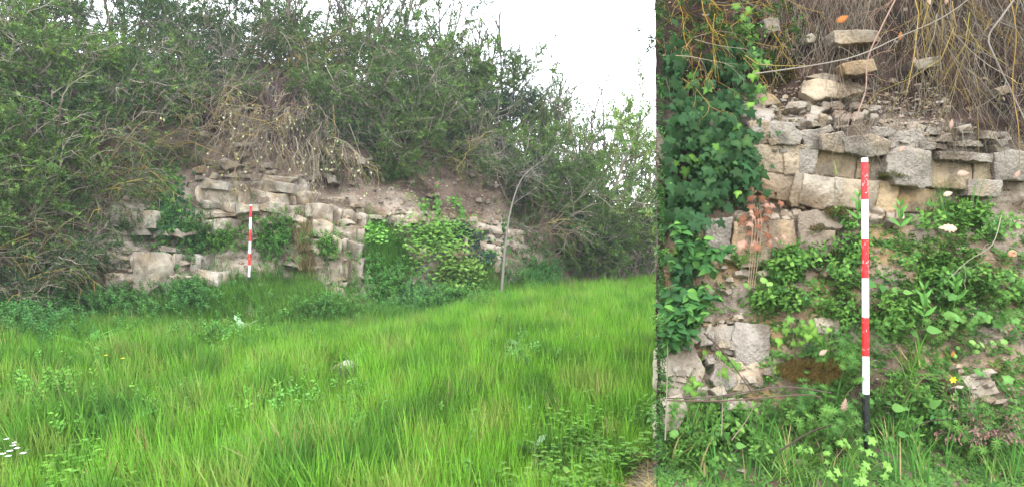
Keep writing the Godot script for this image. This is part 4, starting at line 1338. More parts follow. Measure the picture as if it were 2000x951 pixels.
# ---------------------------------------------------------------- plants of the near bank
func build_near_plants() -> void:
	var r := rnd(80)
	var greens := [Color(0.075, 0.17, 0.034), Color(0.1, 0.21, 0.04), Color(0.058, 0.14, 0.032), Color(0.13, 0.26, 0.05)]
	# small leafy herb: several stems with paired ovate leaves
	var herbs := []
	for v in 4:
		var st := MB.new()
		var lf := MB.new()
		var rr := rnd(200 + v)
		for k in 9:
			var a := rr.randf() * TAU
			var d := Vector3(cos(a) * 0.8, 1, sin(a) * 0.8).normalized()
			var p := Vector3(cos(a), 0, sin(a)) * rr.randf_range(0, 0.03)
			var pts := [p]
			for j in 4:
				d = (d + Vector3(rr.randf_range(-0.2, 0.2), 0.1, rr.randf_range(-0.2, 0.2))).normalized()
				p += d * rr.randf_range(0.02, 0.036)
				pts.append(p)
				for side in [-1, 1]:
					var out: Vector3 = (d.cross(Vector3(sin(a + j * 1.57), 0.2, cos(a + j * 1.57))).normalized() * side + d * 0.5).normalized()
					lf.leaf_long(p, out, Vector3(0, 1, 0.4), rr.randf_range(0.02, 0.034), rr.randf_range(0.013, 0.02), 0.6, 0.25, jit(greens[(v + k) % 4], rr, 0.2), [0.15, 1.0, 0.7, 0.0])
			lf.leaf_long(p, d, Vector3(0, 0.3, 1), 0.022, 0.012, 0.3, 0.2, jit(greens[3], rr, 0.15), [0.2, 1.0, 0.7, 0.0])
			st.tube(pts, 0.0016, 0.001, 3, Color(0.14, 0.2, 0.06))
		herbs.append([st.mesh(M.leaf), lf.mesh(M.leaf)])
	# bedstraw: stems ringed by narrow leaves
	var straws := []
	for v in 3:
		var st := MB.new()
		var lf := MB.new()
		var rr := rnd(230 + v)
		for k in 6:
			var a := rr.randf() * TAU
			var d := Vector3(cos(a) * 0.5, 1, sin(a) * 0.5 + 0.2).normalized()
			var p := Vector3(cos(a), 0, sin(a)) * 0.02
			var pts := [p]
			for j in 5:
				d = (d + Vector3(rr.randf_range(-0.2, 0.2), 0.05, rr.randf_range(-0.2, 0.2))).normalized()
				p += d * rr.randf_range(0.03, 0.045)
				pts.append(p)
				for w in 7:
					var b2 := TAU * w / 7.0 + j
					var s1 := d.cross(Vector3(0.3, 0.1, 0.9)).normalized()
					var out := (s1 * cos(b2) + d.cross(s1) * sin(b2) + d * 0.35).normalized()
					lf.leaf_long(p, out, d, 0.024, 0.0045, 0.25, 0.1, jit(greens[v % 3], rr, 0.2), [0.5, 1.0, 0.0])
			st.tube(pts, 0.0014, 0.001, 3, Color(0.12, 0.2, 0.06))
		straws.append([st.mesh(M.leaf), lf.mesh(M.leaf)])
	var herb := func(set_: Array, called: String, px: float, py: float, size: float, label: String, group: String) -> void:
		var m = set_[r.randi_range(0, set_.size() - 1)]
		var o := thing(called, label, "herb", near_at(px, py) + Vector3(0, -0.01, 0.01), group)
		o.rotation = Vector3(r.randf_range(0.1, 0.7), r.randf() * TAU, 0)
		o.scale = Vector3.ONE * size
		part(o, "stems", m[0], Vector3.ZERO, "stuff")
		part(o, "leaves", m[1], Vector3.ZERO, "stuff")
	# zones: kind, centre, radii, count, label
	var zones := [
		[0, 1850, 560, 110, 75, 95, "small leafy herb in the green patch right of the big rod"],
		[0, 1740, 640, 45, 60, 26, "small leafy herb at the right side of the rod's white bands"],
		[0, 1535, 530, 60, 45, 44, "light green herb in the cushion below the pale block"],
		[0, 1520, 600, 60, 30, 18, "light green herb at the lower rim of the cushion"],
		[0, 1650, 500, 26, 60, 22, "small herb at the left side of the big rod"],
		[0, 1900, 440, 90, 35, 22, "small herb under the hanging twigs"],
		[0, 1430, 850, 130, 60, 40, "leafy herb at the foot of the pale stones"],
		[0, 1830, 830, 140, 70, 46, "leafy herb at the foot of the near bank right of the rod"],
		[0, 1640, 600, 40, 70, 18, "small herb left of the rod's middle bands"],
		[1, 1600, 840, 110, 70, 44, "bedstraw with whorled leaves left of the rod's black tip"],
		[1, 1640, 730, 45, 60, 22, "bedstraw with whorled leaves by the mossy stone"],
		[1, 1420, 820, 90, 50, 16, "bedstraw with whorled leaves below the fallen stems"],
		[1, 1900, 870, 100, 50, 22, "bedstraw with whorled leaves at the near bank's right foot"],
		[1, 1850, 660, 100, 30, 14, "bedstraw with whorled leaves under the green patch"],
		[0, 1340, 640, 45, 60, 16, "small herb under the broad leaved seedling"],
		[0, 1350, 520, 55, 60, 20, "small herb behind the topmost broad leaved seedling"],
		[0, 1330, 900, 50, 50, 14, "leafy herb at the near bank's left foot"]]
	for z in zones:
		for k in int(z[5] * 0.78):
			var a := r.randf() * TAU
			var q := absf(r.randfn(0.0, 0.65))
			herb.call(straws if z[0] else herbs, "bedstraw" if z[0] else "leafy_herb", clampf(z[1] + cos(a) * q * z[3], 1300, 2030), z[2] + sin(a) * q * z[4], r.randf_range(0.7, 1.25), z[6], "herbs growing on the near bank")
	# ground cover: the smallest leaves, uncountable
	var tiny := MB.new()
	for k in 10:
		var a := r.randf() * TAU
		tiny.leaf_long(Vector3(cos(a), 0, sin(a)) * r.randf_range(0, 0.02), Vector3(cos(a), 0.7, sin(a)).normalized(), Vector3.UP, 0.02, 0.012, 0.5, 0.2, jit(Color(1, 1, 1), r, 0.2), [0.2, 1.0, 0.6, 0.0])
	var xf := []
	var cs := []
	for k in 9000:
		var px := r.randf_range(1290, 2420)
		var py := r.randf_range(420, 1100)
		var dens := 0.9 if py > 780 else (0.55 if px > 1700 or (px > 1470 and px < 1680 and py > 480) else 0.15)
		if py < 480 and px < 1640: dens = 0.02
		if r.randf() > dens: continue
		var p := near_at(px, py)
		xf.append(aim(p, Vector3(r.randf_range(-0.4, 0.4), 0.8, 0.7), r.randf() * TAU, r.randf_range(0.7, 1.5)))
		cs.append(jit(greens[r.randi_range(0, 2)], r, 0.25))
	tag(scatter(self, "ground_cover", tiny.mesh(M.leaf), xf, cs), "tiny green leaves carpeting the lower near bank", "ground cover", "", "stuff")
	# grass tufts on the near bank
	var tufts := []
	for v in 4:
		tufts.append(tuft(300 + v, 11, [0.28, 0.22, 0.34, 0.18][v], 0.03, 0.007, [0.5, 0.8, 0.4, 0.9][v], [Color(0.12, 0.28, 0.05), Color(0.15, 0.31, 0.06), Color(0.1, 0.25, 0.05), Color(0.17, 0.3, 0.07)][v]))
	var spots := [[1620, 760, 35, 60, 12, "grass tuft between the mossy stone and the rod"], [1760, 740, 45, 60, 9, "grass tuft right of the rod's lowest white band"], [1550, 900, 90, 50, 16, "grass tuft at the foot of the near bank left of the rod"], [1950, 890, 60, 60, 12, "grass tuft in the near bank's right foot"], [1780, 900, 70, 50, 10, "grass tuft just below the rod's black tip"], [1350, 900, 50, 50, 7, "grass tuft at the near bank's left foot"], [1860, 420, 60, 40, 8, "thin grass tuft under the hanging twigs"], [1500, 940, 200, 40, 14, "grass tuft at the very foot of the near bank"]]
	for z in spots:
		for k in z[4]:
			var o := lone("grass_tuft", tufts[r.randi_range(0, 3)], near_at(z[0] + r.randf_range(-1, 1) * z[2], z[1] + r.randf_range(-1, 1) * z[3]))
			o.rotation.y = r.randf() * TAU
			o.scale = Vector3.ONE * r.randf_range(0.7, 1.2)
			tag(o, z[5], "grass tuft", "grass tufts on the near bank")
	for q in [[1486, 340, 0.5, "single thin grass blade tuft in the joint of the cream block"], [1624, 348, 0.6, "thin grass tuft in the joint above the widest pale block"]]:
		var o := lone("grass_tuft", tuft(320, 3, 0.16, 0.008, 0.005, 0.25, Color(0.2, 0.33, 0.08)), near_up(q[0], q[1], 0.15))
		tag(o, q[3], "grass tuft", "grass tufts on the near bank")
	# the broad leaved seedling at the left edge
	var ov := []
	for k in 5:
		ov.append(long_mesh(0.52, [0.5, 0.8, 0.3, 0.6, 0.9][k], 0.25, [Color(0.035, 0.1, 0.025), Color(0.048, 0.13, 0.03), Color(0.03, 0.085, 0.025), Color(0.065, 0.16, 0.035), Color(0.1, 0.22, 0.04)][k], OVATE, M.ivy))
	var sd := [["broad leaved green seedling by the left edge of the near bank, topmost", 1345, 520, [[1315, 440], [1330, 480], [1372, 470], [1400, 500], [1420, 490], [1350, 510], [1385, 530], [1310, 520]]], ["broad leaved green seedling hanging below the topmost one", 1330, 640, [[1300, 560], [1340, 570], [1375, 560], [1310, 610], [1365, 620], [1395, 580], [1335, 600], [1300, 640]]], ["broad leaved seedling lowest at the left edge of the near bank", 1305, 690, [[1296, 600], [1320, 630], [1350, 650], [1300, 655]]]]
	for e in sd:
		var foot := near_at(e[1], e[2])
		var o := thing("broadleaf_seedling", e[0], "seedling", foot)
		for q in e[3]:
			var end := near_up(q[0], q[1], 0.22) - foot
			var pts := [Vector3.ZERO, end * 0.4 + Vector3(0, 0.03, 0.06), end * 0.75 + Vector3(0, 0.02, 0.03), end]
			var b := MB.new()
			b.tube(pts, 0.004, 0.002, 5, Color(0.13, 0.18, 0.06))
			part(o, "stem", b.mesh(M.leaf))
			for j in 24:
				var f := 0.1 + 0.9 * j / 23.0
				var at: Vector3 = pts[0].lerp(end, f) + Vector3(0, 0.03 * sin(f * 3.1), 0.06 * sin(f * 3.1))
				var a := j * 2.4 + r.randf()
				place_leaf(o, "leaf", ov[4 if j == 23 and r.randf() < 0.6 else r.randi_range(0, 3)], at, Vector3(cos(a), r.randf_range(-0.9, 0.6), 0.35 + sin(a) * 0.6), Vector3(r.randf_range(-0.7, 0.7), 0.7, r.randf_range(0.2, 1.0)), r.randf_range(0.035, 0.085))
	# upright pointed-leaf stems on the ledge by the rod's top
	var lance := long_mesh(0.26, 0.5, 0.3, Color(0.1, 0.25, 0.05), OVATE, M.ivy)
	for e in [["upright pointed leaf shoot beside the left of the rod's first white band", 1676, 445, 0.17], ["upright pointed leaf shoot on the ledge right of the rod", 1757, 460, 0.16], ["pointed leaf shoot inside the green patch right of the rod", 1800, 640, 0.2], ["tall pointed leaf shoot at the right side of the green patch", 1865, 600, 0.14]]:
		var o := thing("leafy_shoot", e[0], "shoot", near_up(e[1], e[2], 0.08))
		var b := MB.new()
		b.tube([Vector3.ZERO, Vector3(0.004, e[3] * 0.5, 0.01), Vector3(0, e[3], 0.02)], 0.004, 0.002, 5, Color(0.12, 0.22, 0.06))
		part(o, "stem", b.mesh(M.leaf))
		for j in 8:
			var f := 0.3 + 0.7 * (j / 2) / 3.0
			var a := (j % 2) * PI + (j / 2) * 1.4 + 0.3
			place_leaf(o, "leaf", lance, Vector3(0, e[3] * f, 0.015), Vector3(cos(a) * 0.8, 0.7 + 0.5 * f, sin(a) * 0.6 + 0.2), Vector3(0, 0.5, 0.9), 0.085 * (1.15 - 0.4 * f))
	# rosettes of lobed or round leaves
	var lob := lobed(5, 0.35)
	var rou := lobed(7, 0.14)
	var deep := lobed(5, 0.55)
	var sets := {"lobed": [], "round": [], "deep": [], "heart": []}
	for k in 3:
		var c: Color = [Color(0.07, 0.17, 0.04), Color(0.095, 0.21, 0.05), Color(0.12, 0.25, 0.055)][k]
		sets.lobed.append(fan_mesh(lob, 0.35 + 0.2 * k, c, M.leaf))
		sets.round.append(fan_mesh(rou, 0.3 + 0.2 * k, c.lerp(Color(0.25, 0.4, 0.1), 0.3), M.leaf))
		sets.deep.append(fan_mesh(deep, 0.5, c.lerp(Color(0.17, 0.33, 0.06), 0.6), M.leaf))
		sets.heart.append(long_mesh(0.72, 0.4, 0.15, c, [0.3, 1.0, 0.95, 0.7, 0.35, 0.0], M.leaf))
	var ros := [
		["lobed", 1868, 638, 7, 0.085, "rosette of big lobed leaves in the green patch right of the rod"], ["lobed", 1925, 640, 6, 0.08, "second big lobed leaf rosette at the patch's right rim"], ["lobed", 1810, 590, 5, 0.07, "lobed leaf rosette in the middle of the green patch"],
		["heart", 1722, 585, 5, 0.085, "oval leaf rosette touching the right of the rod's middle white band"], ["heart", 1755, 655, 5, 0.08, "broad oval leaf rosette right of the rod's third red band"],
		["round", 1905, 690, 6, 0.05, "cluster of round scalloped yellowish leaves below the patch"], ["round", 1465, 565, 5, 0.05, "round scalloped leaf cluster left of the cushion of herbs"], ["round", 1880, 705, 5, 0.045, "small round leaf cluster with an orange leaf beside it"],
		["heart", 1712, 800, 6, 0.075, "heart shaped leaf rosette right beside the rod's black tip"], ["heart", 1790, 810, 5, 0.07, "heart shaped leaf rosette farther right of the black tip"], ["heart", 1720, 870, 4, 0.06, "yellowish oval leaf rosette below the black tip"],
		["deep", 1650, 885, 11, 0.06, "bright cut leaved plant below the rod, largest of its kind"], ["deep", 1575, 900, 7, 0.055, "bright cut leaved plant left of the largest one"], ["deep", 1690, 925, 8, 0.055, "bright cut leaved plant at the foot right of the largest one"], ["deep", 1630, 940, 7, 0.055, "bright cut leaved plant lowest at the near bank's foot"],
		["lobed", 1330, 860, 6, 0.06, "lobed leaf rosette at the left foot of the near bank"], ["heart", 1400, 870, 5, 0.06, "oval leaf rosette below the fallen stems"], ["lobed", 1920, 745, 4, 0.07, "pale lobed leaf rosette over the bare pinkish earth"], ["lobed", 1970, 560, 5, 0.07, "lobed leaf rosette at the right rim of the green patch"], ["round", 1950, 470, 5, 0.045, "round leaf cluster under the twigs at far right"]]
	for e in ros:
		var o := thing("leaf_rosette", e[5], "plant", near_at(e[1], e[2]))
		var st := MB.new()
		for k in e[3]:
			var a: float = TAU * k / e[3] + r.randf() * 0.8
			var end := Vector3(cos(a) * r.randf_range(0.03, 0.08), r.randf_range(0.02, 0.09), 0.05 + sin(a) * 0.04 + r.randf_range(0, 0.05))
			st.tube([Vector3.ZERO, end * 0.6 + Vector3(0, 0.012, 0), end], 0.002, 0.0014, 4, Color(0.16, 0.22, 0.08))
			place_leaf(o, "leaf", sets[e[0]][r.randi_range(0, 2)], end, Vector3(cos(a), -0.15 + 0.5 * sin(a), 0.35), Vector3(r.randf_range(-0.3, 0.3), 0.75, 0.8), e[4] * r.randf_range(0.5, 1.0))
		part(o, "stalks", st.mesh(M.leaf))
	# moss
	var tuftm := tuft(400, 16, 0.012, 0.012, 0.002, 0.9, Color(1, 1, 1))
	for e in [["orange brown moss cushion on top of the mossy pale block", [[1560, 722, 52, 22, 900], [1600, 712, 30, 16, 300]], Color(0.115, 0.078, 0.022)], ["dark olive moss on the soil right of the upper ivy", [[1515, 135, 40, 38, 800]], Color(0.07, 0.06, 0.02)], ["small dark moss patch on the grey ledge stone", [[1620, 418, 24, 7, 200], [1580, 447, 12, 6, 90]], Color(0.1, 0.085, 0.03)], ["moss on the ledge beside the rod's top", [[1718, 350, 16, 5, 130], [1745, 353, 16, 4, 100]], Color(0.11, 0.11, 0.04)]]:
		var o := thing("moss", e[0], "moss", near_at(e[1][0][0], e[1][0][1]))
		var x2 := []
		var c2 := []
		for z in e[1]:
			for k in z[4]:
				var a := r.randf() * TAU
				var q := sqrt(r.randf())
				var p := near_at(z[0] + cos(a) * q * z[2], z[1] + sin(a) * q * z[3]) - o.position
				var lift := 0.14 if e[1][0][1] > 300 else 0.01
				x2.append(aim(p + Vector3(0, 0, lift * r.randf_range(0.0, 1.0)), Vector3(0, 0.7, 0.8), r.randf() * TAU, r.randf_range(0.7, 1.6)))
				c2.append(jit(e[2], r, 0.35))
		scatter(o, "tufts", tuftm, x2, c2)
	# dead leaves, each a thing
	var oak := []
	for k in 3:
		oak.append(fan_mesh(oak_leaf(), [0.6, 1.3, 0.9][k], [Color(0.33, 0.22, 0.165), Color(0.4, 0.3, 0.22), Color(0.28, 0.11, 0.035)][k], M.dry))
	for e in [[1868, 449, 1, 0.12, -1.4, "pale dry oak leaf lying on the herbs under the twigs"], [1845, 381, 1, 0.075, 1.2, "pale dry leaf caught on a twig below the right blocks"], [1873, 337, 0, 0.09, 1.5, "pinkish dry oak leaf across the tan block"], [1857, 252, 0, 0.07, 0.2, "pinkish dry leaf caught above the right blocks"], [1750, 300, 0, 0.06, 0.9, "dry leaf on top of the big grey block"], [1762, 76, 2, 0.075, 0.2, "brown and white dry leaf high right of the jutting slab"], [1812, 12, 1, 0.08, 0.5, "pale dry leaf in the twigs at the top, left one"], [1848, 10, 0, 0.085, 0.1, "pinkish dry leaf in the twigs at the top, right one"], [1638, 40, 2, 0.11, 1.0, "orange dry leaf above the jutting grey slab"], [1983, 348, 0, 0.07, 0.6, "pinkish dry leaf at the far right end of the blocks"], [1596, 694, 0, 0.06, 1.0, "pinkish dry leaf on the moss of the mossy block"], [1868, 696, 2, 0.045, 0.4, "orange dead leaf beside the round leaf cluster"], [1648, 806, 0, 0.09, 0.2, "brown dead leaf low left of the rod's black tip"], [1790, 120, 0, 0.05, 0.3, "small dry leaf on the hidden grey stone"]]:
		var y := Vector3(sin(e[4]), cos(e[4]), 0.1).normalized()
		var x := y.cross(Vector3(0.2, 0.4, 0.9)).normalized()
		var o := lone("dead_leaf", oak[e[2]])
		o.transform = Transform3D(Basis(x * e[3] * 0.8, y * e[3] * 0.8, x.cross(y) * e[3] * 0.8), near_up(e[0], e[1], 0.2))
		tag(o, e[5], "leaf", "dead leaves on the near bank")
	# rusty leaves of a dead ivy shoot
	var rust := []
	for k in 3: rust.append(fan_mesh(IVY, 0.7, [Color(0.13, 0.055, 0.03), Color(0.18, 0.085, 0.048), Color(0.28, 0.17, 0.12)][k], M.dry))
	var dead := thing("dead_ivy", "withered ivy shoot with rusty orange leaves left of the wide pale block", "ivy", near_at(1450, 410))
	var ds := MB.new()
	for k in 48:
		var p := near_at(clampf(r.randfn(1462, 20), 1425, 1510), r.randf_range(385, 480)) - dead.position + Vector3(0, 0, r.randf_range(0.1, 0.2))
		place_leaf(dead, "leaf", rust[k % 3], p, Vector3(r.randf_range(-1, 1), r.randf_range(-1, 0.3), 0.3), Vector3(r.randf_range(-0.4, 0.4), 0.5, 0.8), r.randf_range(0.03, 0.06))
	for k in 4:
		ds.tube([near_at(1455 + k * 5, 395) - dead.position + Vector3(0, 0, 0.12), near_at(1450 + k * 6, 450) - dead.position + Vector3(0, 0, 0.16), near_at(1445 + k * 4, 560) - dead.position + Vector3(0, 0, 0.12)], 0.003, 0.002, 4, Color(0.3, 0.2, 0.13))
	part(dead, "stems", ds.mesh(M.bark), Vector3.ZERO, "stuff")
	# snail shell
	var sh := MB.new()
	for k in 60:
		pass
	var spiral := []
	for k in 40:
		var a := k * 0.42
		var q := 0.0022 + 0.013 * k / 39.0
		spiral.append(Vector3(cos(a) * q, sin(a) * q, 0.006 * (1.0 - k / 39.0)))
	sh.tube(spiral, 0.0015, 0.0125, 8, Color(0.4, 0.22, 0.13))
	tag(lone("snail_shell", sh.mesh(M.red_shell if M.has("red_shell") else M.bark), near_up(1967, 501, 0.1)), "round brown snail shell hanging at the far right below the twigs", "snail shell")
	# yellow flower
	var fl := thing("yellow_flower", "small yellow flower on a thin stalk right of the lowest white band", "flower", near_at(1834, 790))
	var fs := MB.new()
	fs.tube([Vector3.ZERO, Vector3(0.01, 0.07, 0.05), Vector3(0.02, 0.15, 0.09)], 0.0018, 0.0012, 4, Color(0.14, 0.24, 0.06))
	part(fl, "stalk", fs.mesh(M.leaf))
	for k in 6:
		var fb := MB.new()
		var a := TAU * k / 6
		fb.leaf_long(Vector3.ZERO, Vector3(cos(a), sin(a) * 0.8, 0.4).normalized(), Vector3(0, 0.3, 1), 0.022, 0.012, 0.3, 0.2, Color(0.7, 0.55, 0.04), OVATE)
		part(fl, "petal", fb.mesh(M.petal), Vector3(0.02, 0.15, 0.09))
	# purple brown dead seed stalks
	var dry := thing("dried_plant", "dry purple brown seeded plant sprawling at the near bank's lower right", "dead plant", near_at(1900, 850))
	for k in 14:
		var b := MB.new()
		var t := []
		grow(b, t, Vector3(r.randf_range(-0.1, 0.1), 0.0, r.randf_range(0.0, 0.08)), Vector3(r.randf_range(-1.2, 0.7), r.randf_range(0.15, 0.8), r.randf_range(0.1, 0.5)).normalized(), r.randf_range(0.18, 0.3), 0.0025, 0, {"wild": 0.2, "droop": 0.06, "levels": 2, "kids": [7, 3], "ratio": 0.35, "angle": 0.8, "tips": 3, "bark": Color(0.2, 0.12, 0.1)}, r)
		for q in t:
			b.leaf2(q[0], q[1], Vector3.UP, 0.01, 0.008, jit(Color(0.24, 0.13, 0.11), r, 0.3))
		part(dry, "stalk", b.mesh(M.bark))

# hanging lichened twigs over the near bank, fallen stems, upper scrub
func build_near_twigs() -> void:
	var r := rnd(90)
	var tan := Color(0.26, 0.21, 0.15)
	var cfg := {"wild": 0.4, "droop": 0.13, "levels": 2, "kids": [5, 3], "ratio": 0.38, "angle": 0.6, "tips": 1, "bark": tan, "lichen": 0.0}
	var o := thing("hanging_bush", "tangle of tan lichened twigs hanging down over the near bank's right", "bush", near_at(1860, -60))
	for k in 130:
		var b := MB.new()
		var t := []
		var px := r.randf_range(1735, 2060)
		if k % 3 == 0: px = r.randfn(1850, 40)
		var p := near_up(px, r.randf_range(-110, 60), r.randf_range(0.1, 0.35))
		cfg.bark = [Color(0.14, 0.11, 0.08), Color(0.1, 0.078, 0.06), Color(0.22, 0.18, 0.13), Color(0.2, 0.14, 0.045), Color(0.11, 0.085, 0.062)][k % 5]
		cfg.lichen = 0.12
		grow(b, t, Vector3.ZERO, Vector3(r.randf_range(-0.5, 0.5), -1, r.randf_range(-0.1, 0.25)).normalized(), r.randf_range(0.4, 1.0), r.randf_range(0.0017, 0.0036), 0, cfg, r)
		part(o, "branch", b.mesh(M.bark), p - o.position)
	# thin hair roots nobody would count
	var hr := MB.new()
	for k in 2200:
		var p := near_at(r.randf_range(1600, 2420) if k % 4 else r.randf_range(1480, 1700), r.randf_range(-60, 260) if k % 4 else r.randf_range(-60, 110)) + Vector3(0, 0, r.randf_range(0.01, 0.16))
		var pts := [p]
		var d := Vector3(r.randf_range(-0.6, 0.6), -1, r.randf_range(-0.2, 0.3)).normalized()
		for j in 4:
			d = (d + Vector3(r.randf_range(-0.35, 0.35), r.randf_range(-0.3, 0.15), r.randf_range(-0.15, 0.15))).normalized()
			p += d * r.randf_range(0.03, 0.09)
			pts.append(p)
		hr.tube(pts, 0.0016, 0.0008, 3, jit([Color(0.2, 0.16, 0.115), Color(0.11, 0.08, 0.06), Color(0.25, 0.2, 0.14), Color(0.15, 0.11, 0.08)][k % 4], r, 0.3))
	var hair := lone("hair_roots", hr.mesh(M.bark))
	tag(hair, "fine brown hair roots matting the upper near bank", "roots", "", "stuff")
	# long pale branches crossing the top
	var arcs := [["long pale arching branch crossing the top of the near bank", [[1470, 150], [1650, 120], [1760, 70], [1850, 30], [1930, -30]], 0.0045, Color(0.25, 0.21, 0.165)], ["pinkish bare stem running down past the jutting slab", [[1760, -20], [1725, 50], [1700, 110], [1690, 180], [1672, 235]], 0.005, Color(0.27, 0.17, 0.125)], ["thick grey forked stem at the top right of the near bank", [[2010, -40], [1960, 30], [1935, 70], [1945, 110], [1985, 170], [2010, 230]], 0.006, Color(0.2, 0.17, 0.14)], ["orange lichened stem at the far right edge of the near bank", [[1965, -30], [1985, 60], [1988, 160], [1992, 250], [1990, 330]], 0.003, Color(0.26, 0.16, 0.035)], ["thin arching twig reaching down to the snail shell", [[1960, 420], [1935, 480], [1890, 510], [1860, 540]], 0.0022, Color(0.3, 0.25, 0.19)]]
	for e in arcs:
		var pts := []
		for q in e[1]: pts.append(near_up(q[0], q[1], 0.3))
		var at: Vector3 = pts[0]
		var t := thing("bare_branch", e[0], "branch", at)
		for k in pts.size(): pts[k] -= at
		var b := MB.new()
		b.tube(smooth_line(pts), e[2], e[2] * 0.6, 7, e[3])
		part(t, "stem", b.mesh(M.bark))
		for k in range(1, pts.size()):
			for j in 2:
				var bb := MB.new()
				var tt := []
				cfg.bark = e[3]
				grow(bb, tt, Vector3.ZERO, Vector3(r.randf_range(-1, 1), r.randf_range(-0.9, 0.6), 0.2).normalized(), r.randf_range(0.12, 0.3), e[2] * 0.5, 1, cfg, r)
				part(t, "twig", bb.mesh(M.bark), pts[k].lerp(pts[k - 1], r.randf()))
	# lichen-yellow twigs at the upper left
	o = thing("lichened_twigs", "tangle of orange lichened twigs over the ivy at the near bank's top left", "bush", near_at(1340, 60))
	for k in 30:
		var b := MB.new()
		var t := []
		var p := near_at(clampf(r.randfn(1350, 55), 1300, 1470), r.randf_range(-20, 170)) + Vector3(0, 0, r.randf_range(0.1, 0.3))
		cfg.bark = [Color(0.33, 0.2, 0.035), tan, Color(0.28, 0.18, 0.05)][k % 3]
		cfg.lichen = 0.3
		grow(b, t, Vector3.ZERO, Vector3(r.randf_range(-0.4, 0.9), r.randf_range(-1, 0.2), 0.2).normalized(), r.randf_range(0.25, 0.5), 0.0024, 0, cfg, r)
		part(o, "branch", b.mesh(M.bark), p - o.position)
	# dark scrub with small leaves behind them
	var sp := sprig(95, 8, 0.02, 0.013, 0.05, Color(1, 1, 1), M.leaf)
	var x2 := []
	var c2 := []
	o = thing("small_leaved_scrub", "dark small leaved scrub at the top left of the near bank", "shrub", near_at(1370, 20))
	var sb := MB.new()
	for k in 120:
		var t := []
		var p := near_at(r.randf_range(1296, 1520), r.randf_range(-120, 120)) + Vector3(0, 0, 0.03) - o.position
		grow(sb, t, p, Vector3(r.randf_range(-0.6, 0.6), r.randf_range(-0.4, 1), 0.6).normalized(), 0.22, 0.003, 1, cfg, r)
		for q in t:
			x2.append(aim(q[0], q[1], r.randf() * TAU, r.randf_range(0.7, 1.3)))
			c2.append(jit(Color(0.06, 0.12, 0.03), r, 0.3))
	part(o, "branches", sb.mesh(M.bark))
	scatter(o, "foliage", sp, x2, c2)
	# shrubs on the near bank's crest, leaning out over it
	for e in [[1500, 1.0, "leafy shrub on the near bank's crest above the ivy"], [1760, 0.9, "leafy shrub on the near bank's crest above the rod"], [2020, 1.0, "leafy shrub on the near bank's crest at the far right"]]:
		var q := near_at(e[0], -190) + Vector3(0, -0.05, -0.1)
		var u := again(crest_shrub, q, 0.0, 1.0, e[2])
		u.transform = Transform3D(Basis(Vector3.RIGHT, 0.75) * Basis(Vector3.UP, r.randf() * TAU) * Basis.from_scale(Vector3.ONE * e[1] * 0.8), q)
	# fallen stems across the foot of the stones
	for e in [["dark bent stem leaning from the seedling down to the fallen stems", [[1375, 650], [1410, 685], [1440, 725], [1468, 770]], 0.0055, Color(0.11, 0.07, 0.055)], ["upper of the two brown stems lying across the lower blocks", [[1298, 778], [1380, 776], [1450, 766], [1530, 757], [1620, 768]], 0.005, Color(0.17, 0.12, 0.1)], ["lower of the two brown stems lying across the lower blocks", [[1302, 782], [1400, 783], [1480, 778], [1560, 772], [1600, 776]], 0.005, Color(0.2, 0.12, 0.1)], ["upright grey stem at the near bank's left edge", [[1299, 860], [1301, 760], [1303, 680], [1300, 640]], 0.005, Color(0.26, 0.24, 0.16)], ["thin pale upright stem in front of the grey blocks", [[1410, 850], [1413, 780], [1408, 710], [1402, 630]], 0.003, Color(0.32, 0.25, 0.2)], ["dark rotten stick lying at the foot left of the rod", [[1520, 880], [1580, 842], [1650, 825]], 0.006, Color(0.08, 0.055, 0.045)], ["dark stick lying right of the rod's black tip", [[1790, 838], [1825, 822], [1875, 818]], 0.005, Color(0.08, 0.055, 0.045)], ["thin tan stalk leaning across the herbs below the fallen stems", [[1430, 860], [1460, 820], [1476, 785]], 0.003, Color(0.33, 0.25, 0.17)]]:
		var pts := []
		for q in e[1]: pts.append(near_up(q[0], q[1], 0.2))
		var at: Vector3 = pts[0]
		for k in pts.size(): pts[k] -= at
		var b := MB.new()
		b.tube(smooth_line(pts), e[2] * 0.75, e[2] * 0.5, 7, e[3].darkened(0.35))
		tag(lone("fallen_branch", b.mesh(M.bark), at), e[0], "stem", "bare stems on the near bank")

func smooth_line(pts: Array) -> Array:
	var o := []
	for k in pts.size() - 1:
		for j in 5:
			o.append(pts[k].cubic_interpolate(pts[k + 1], pts[maxi(k - 1, 0)], pts[mini(k + 2, pts.size() - 1)], j / 5.0))
	o.append(pts[-1])
	return o

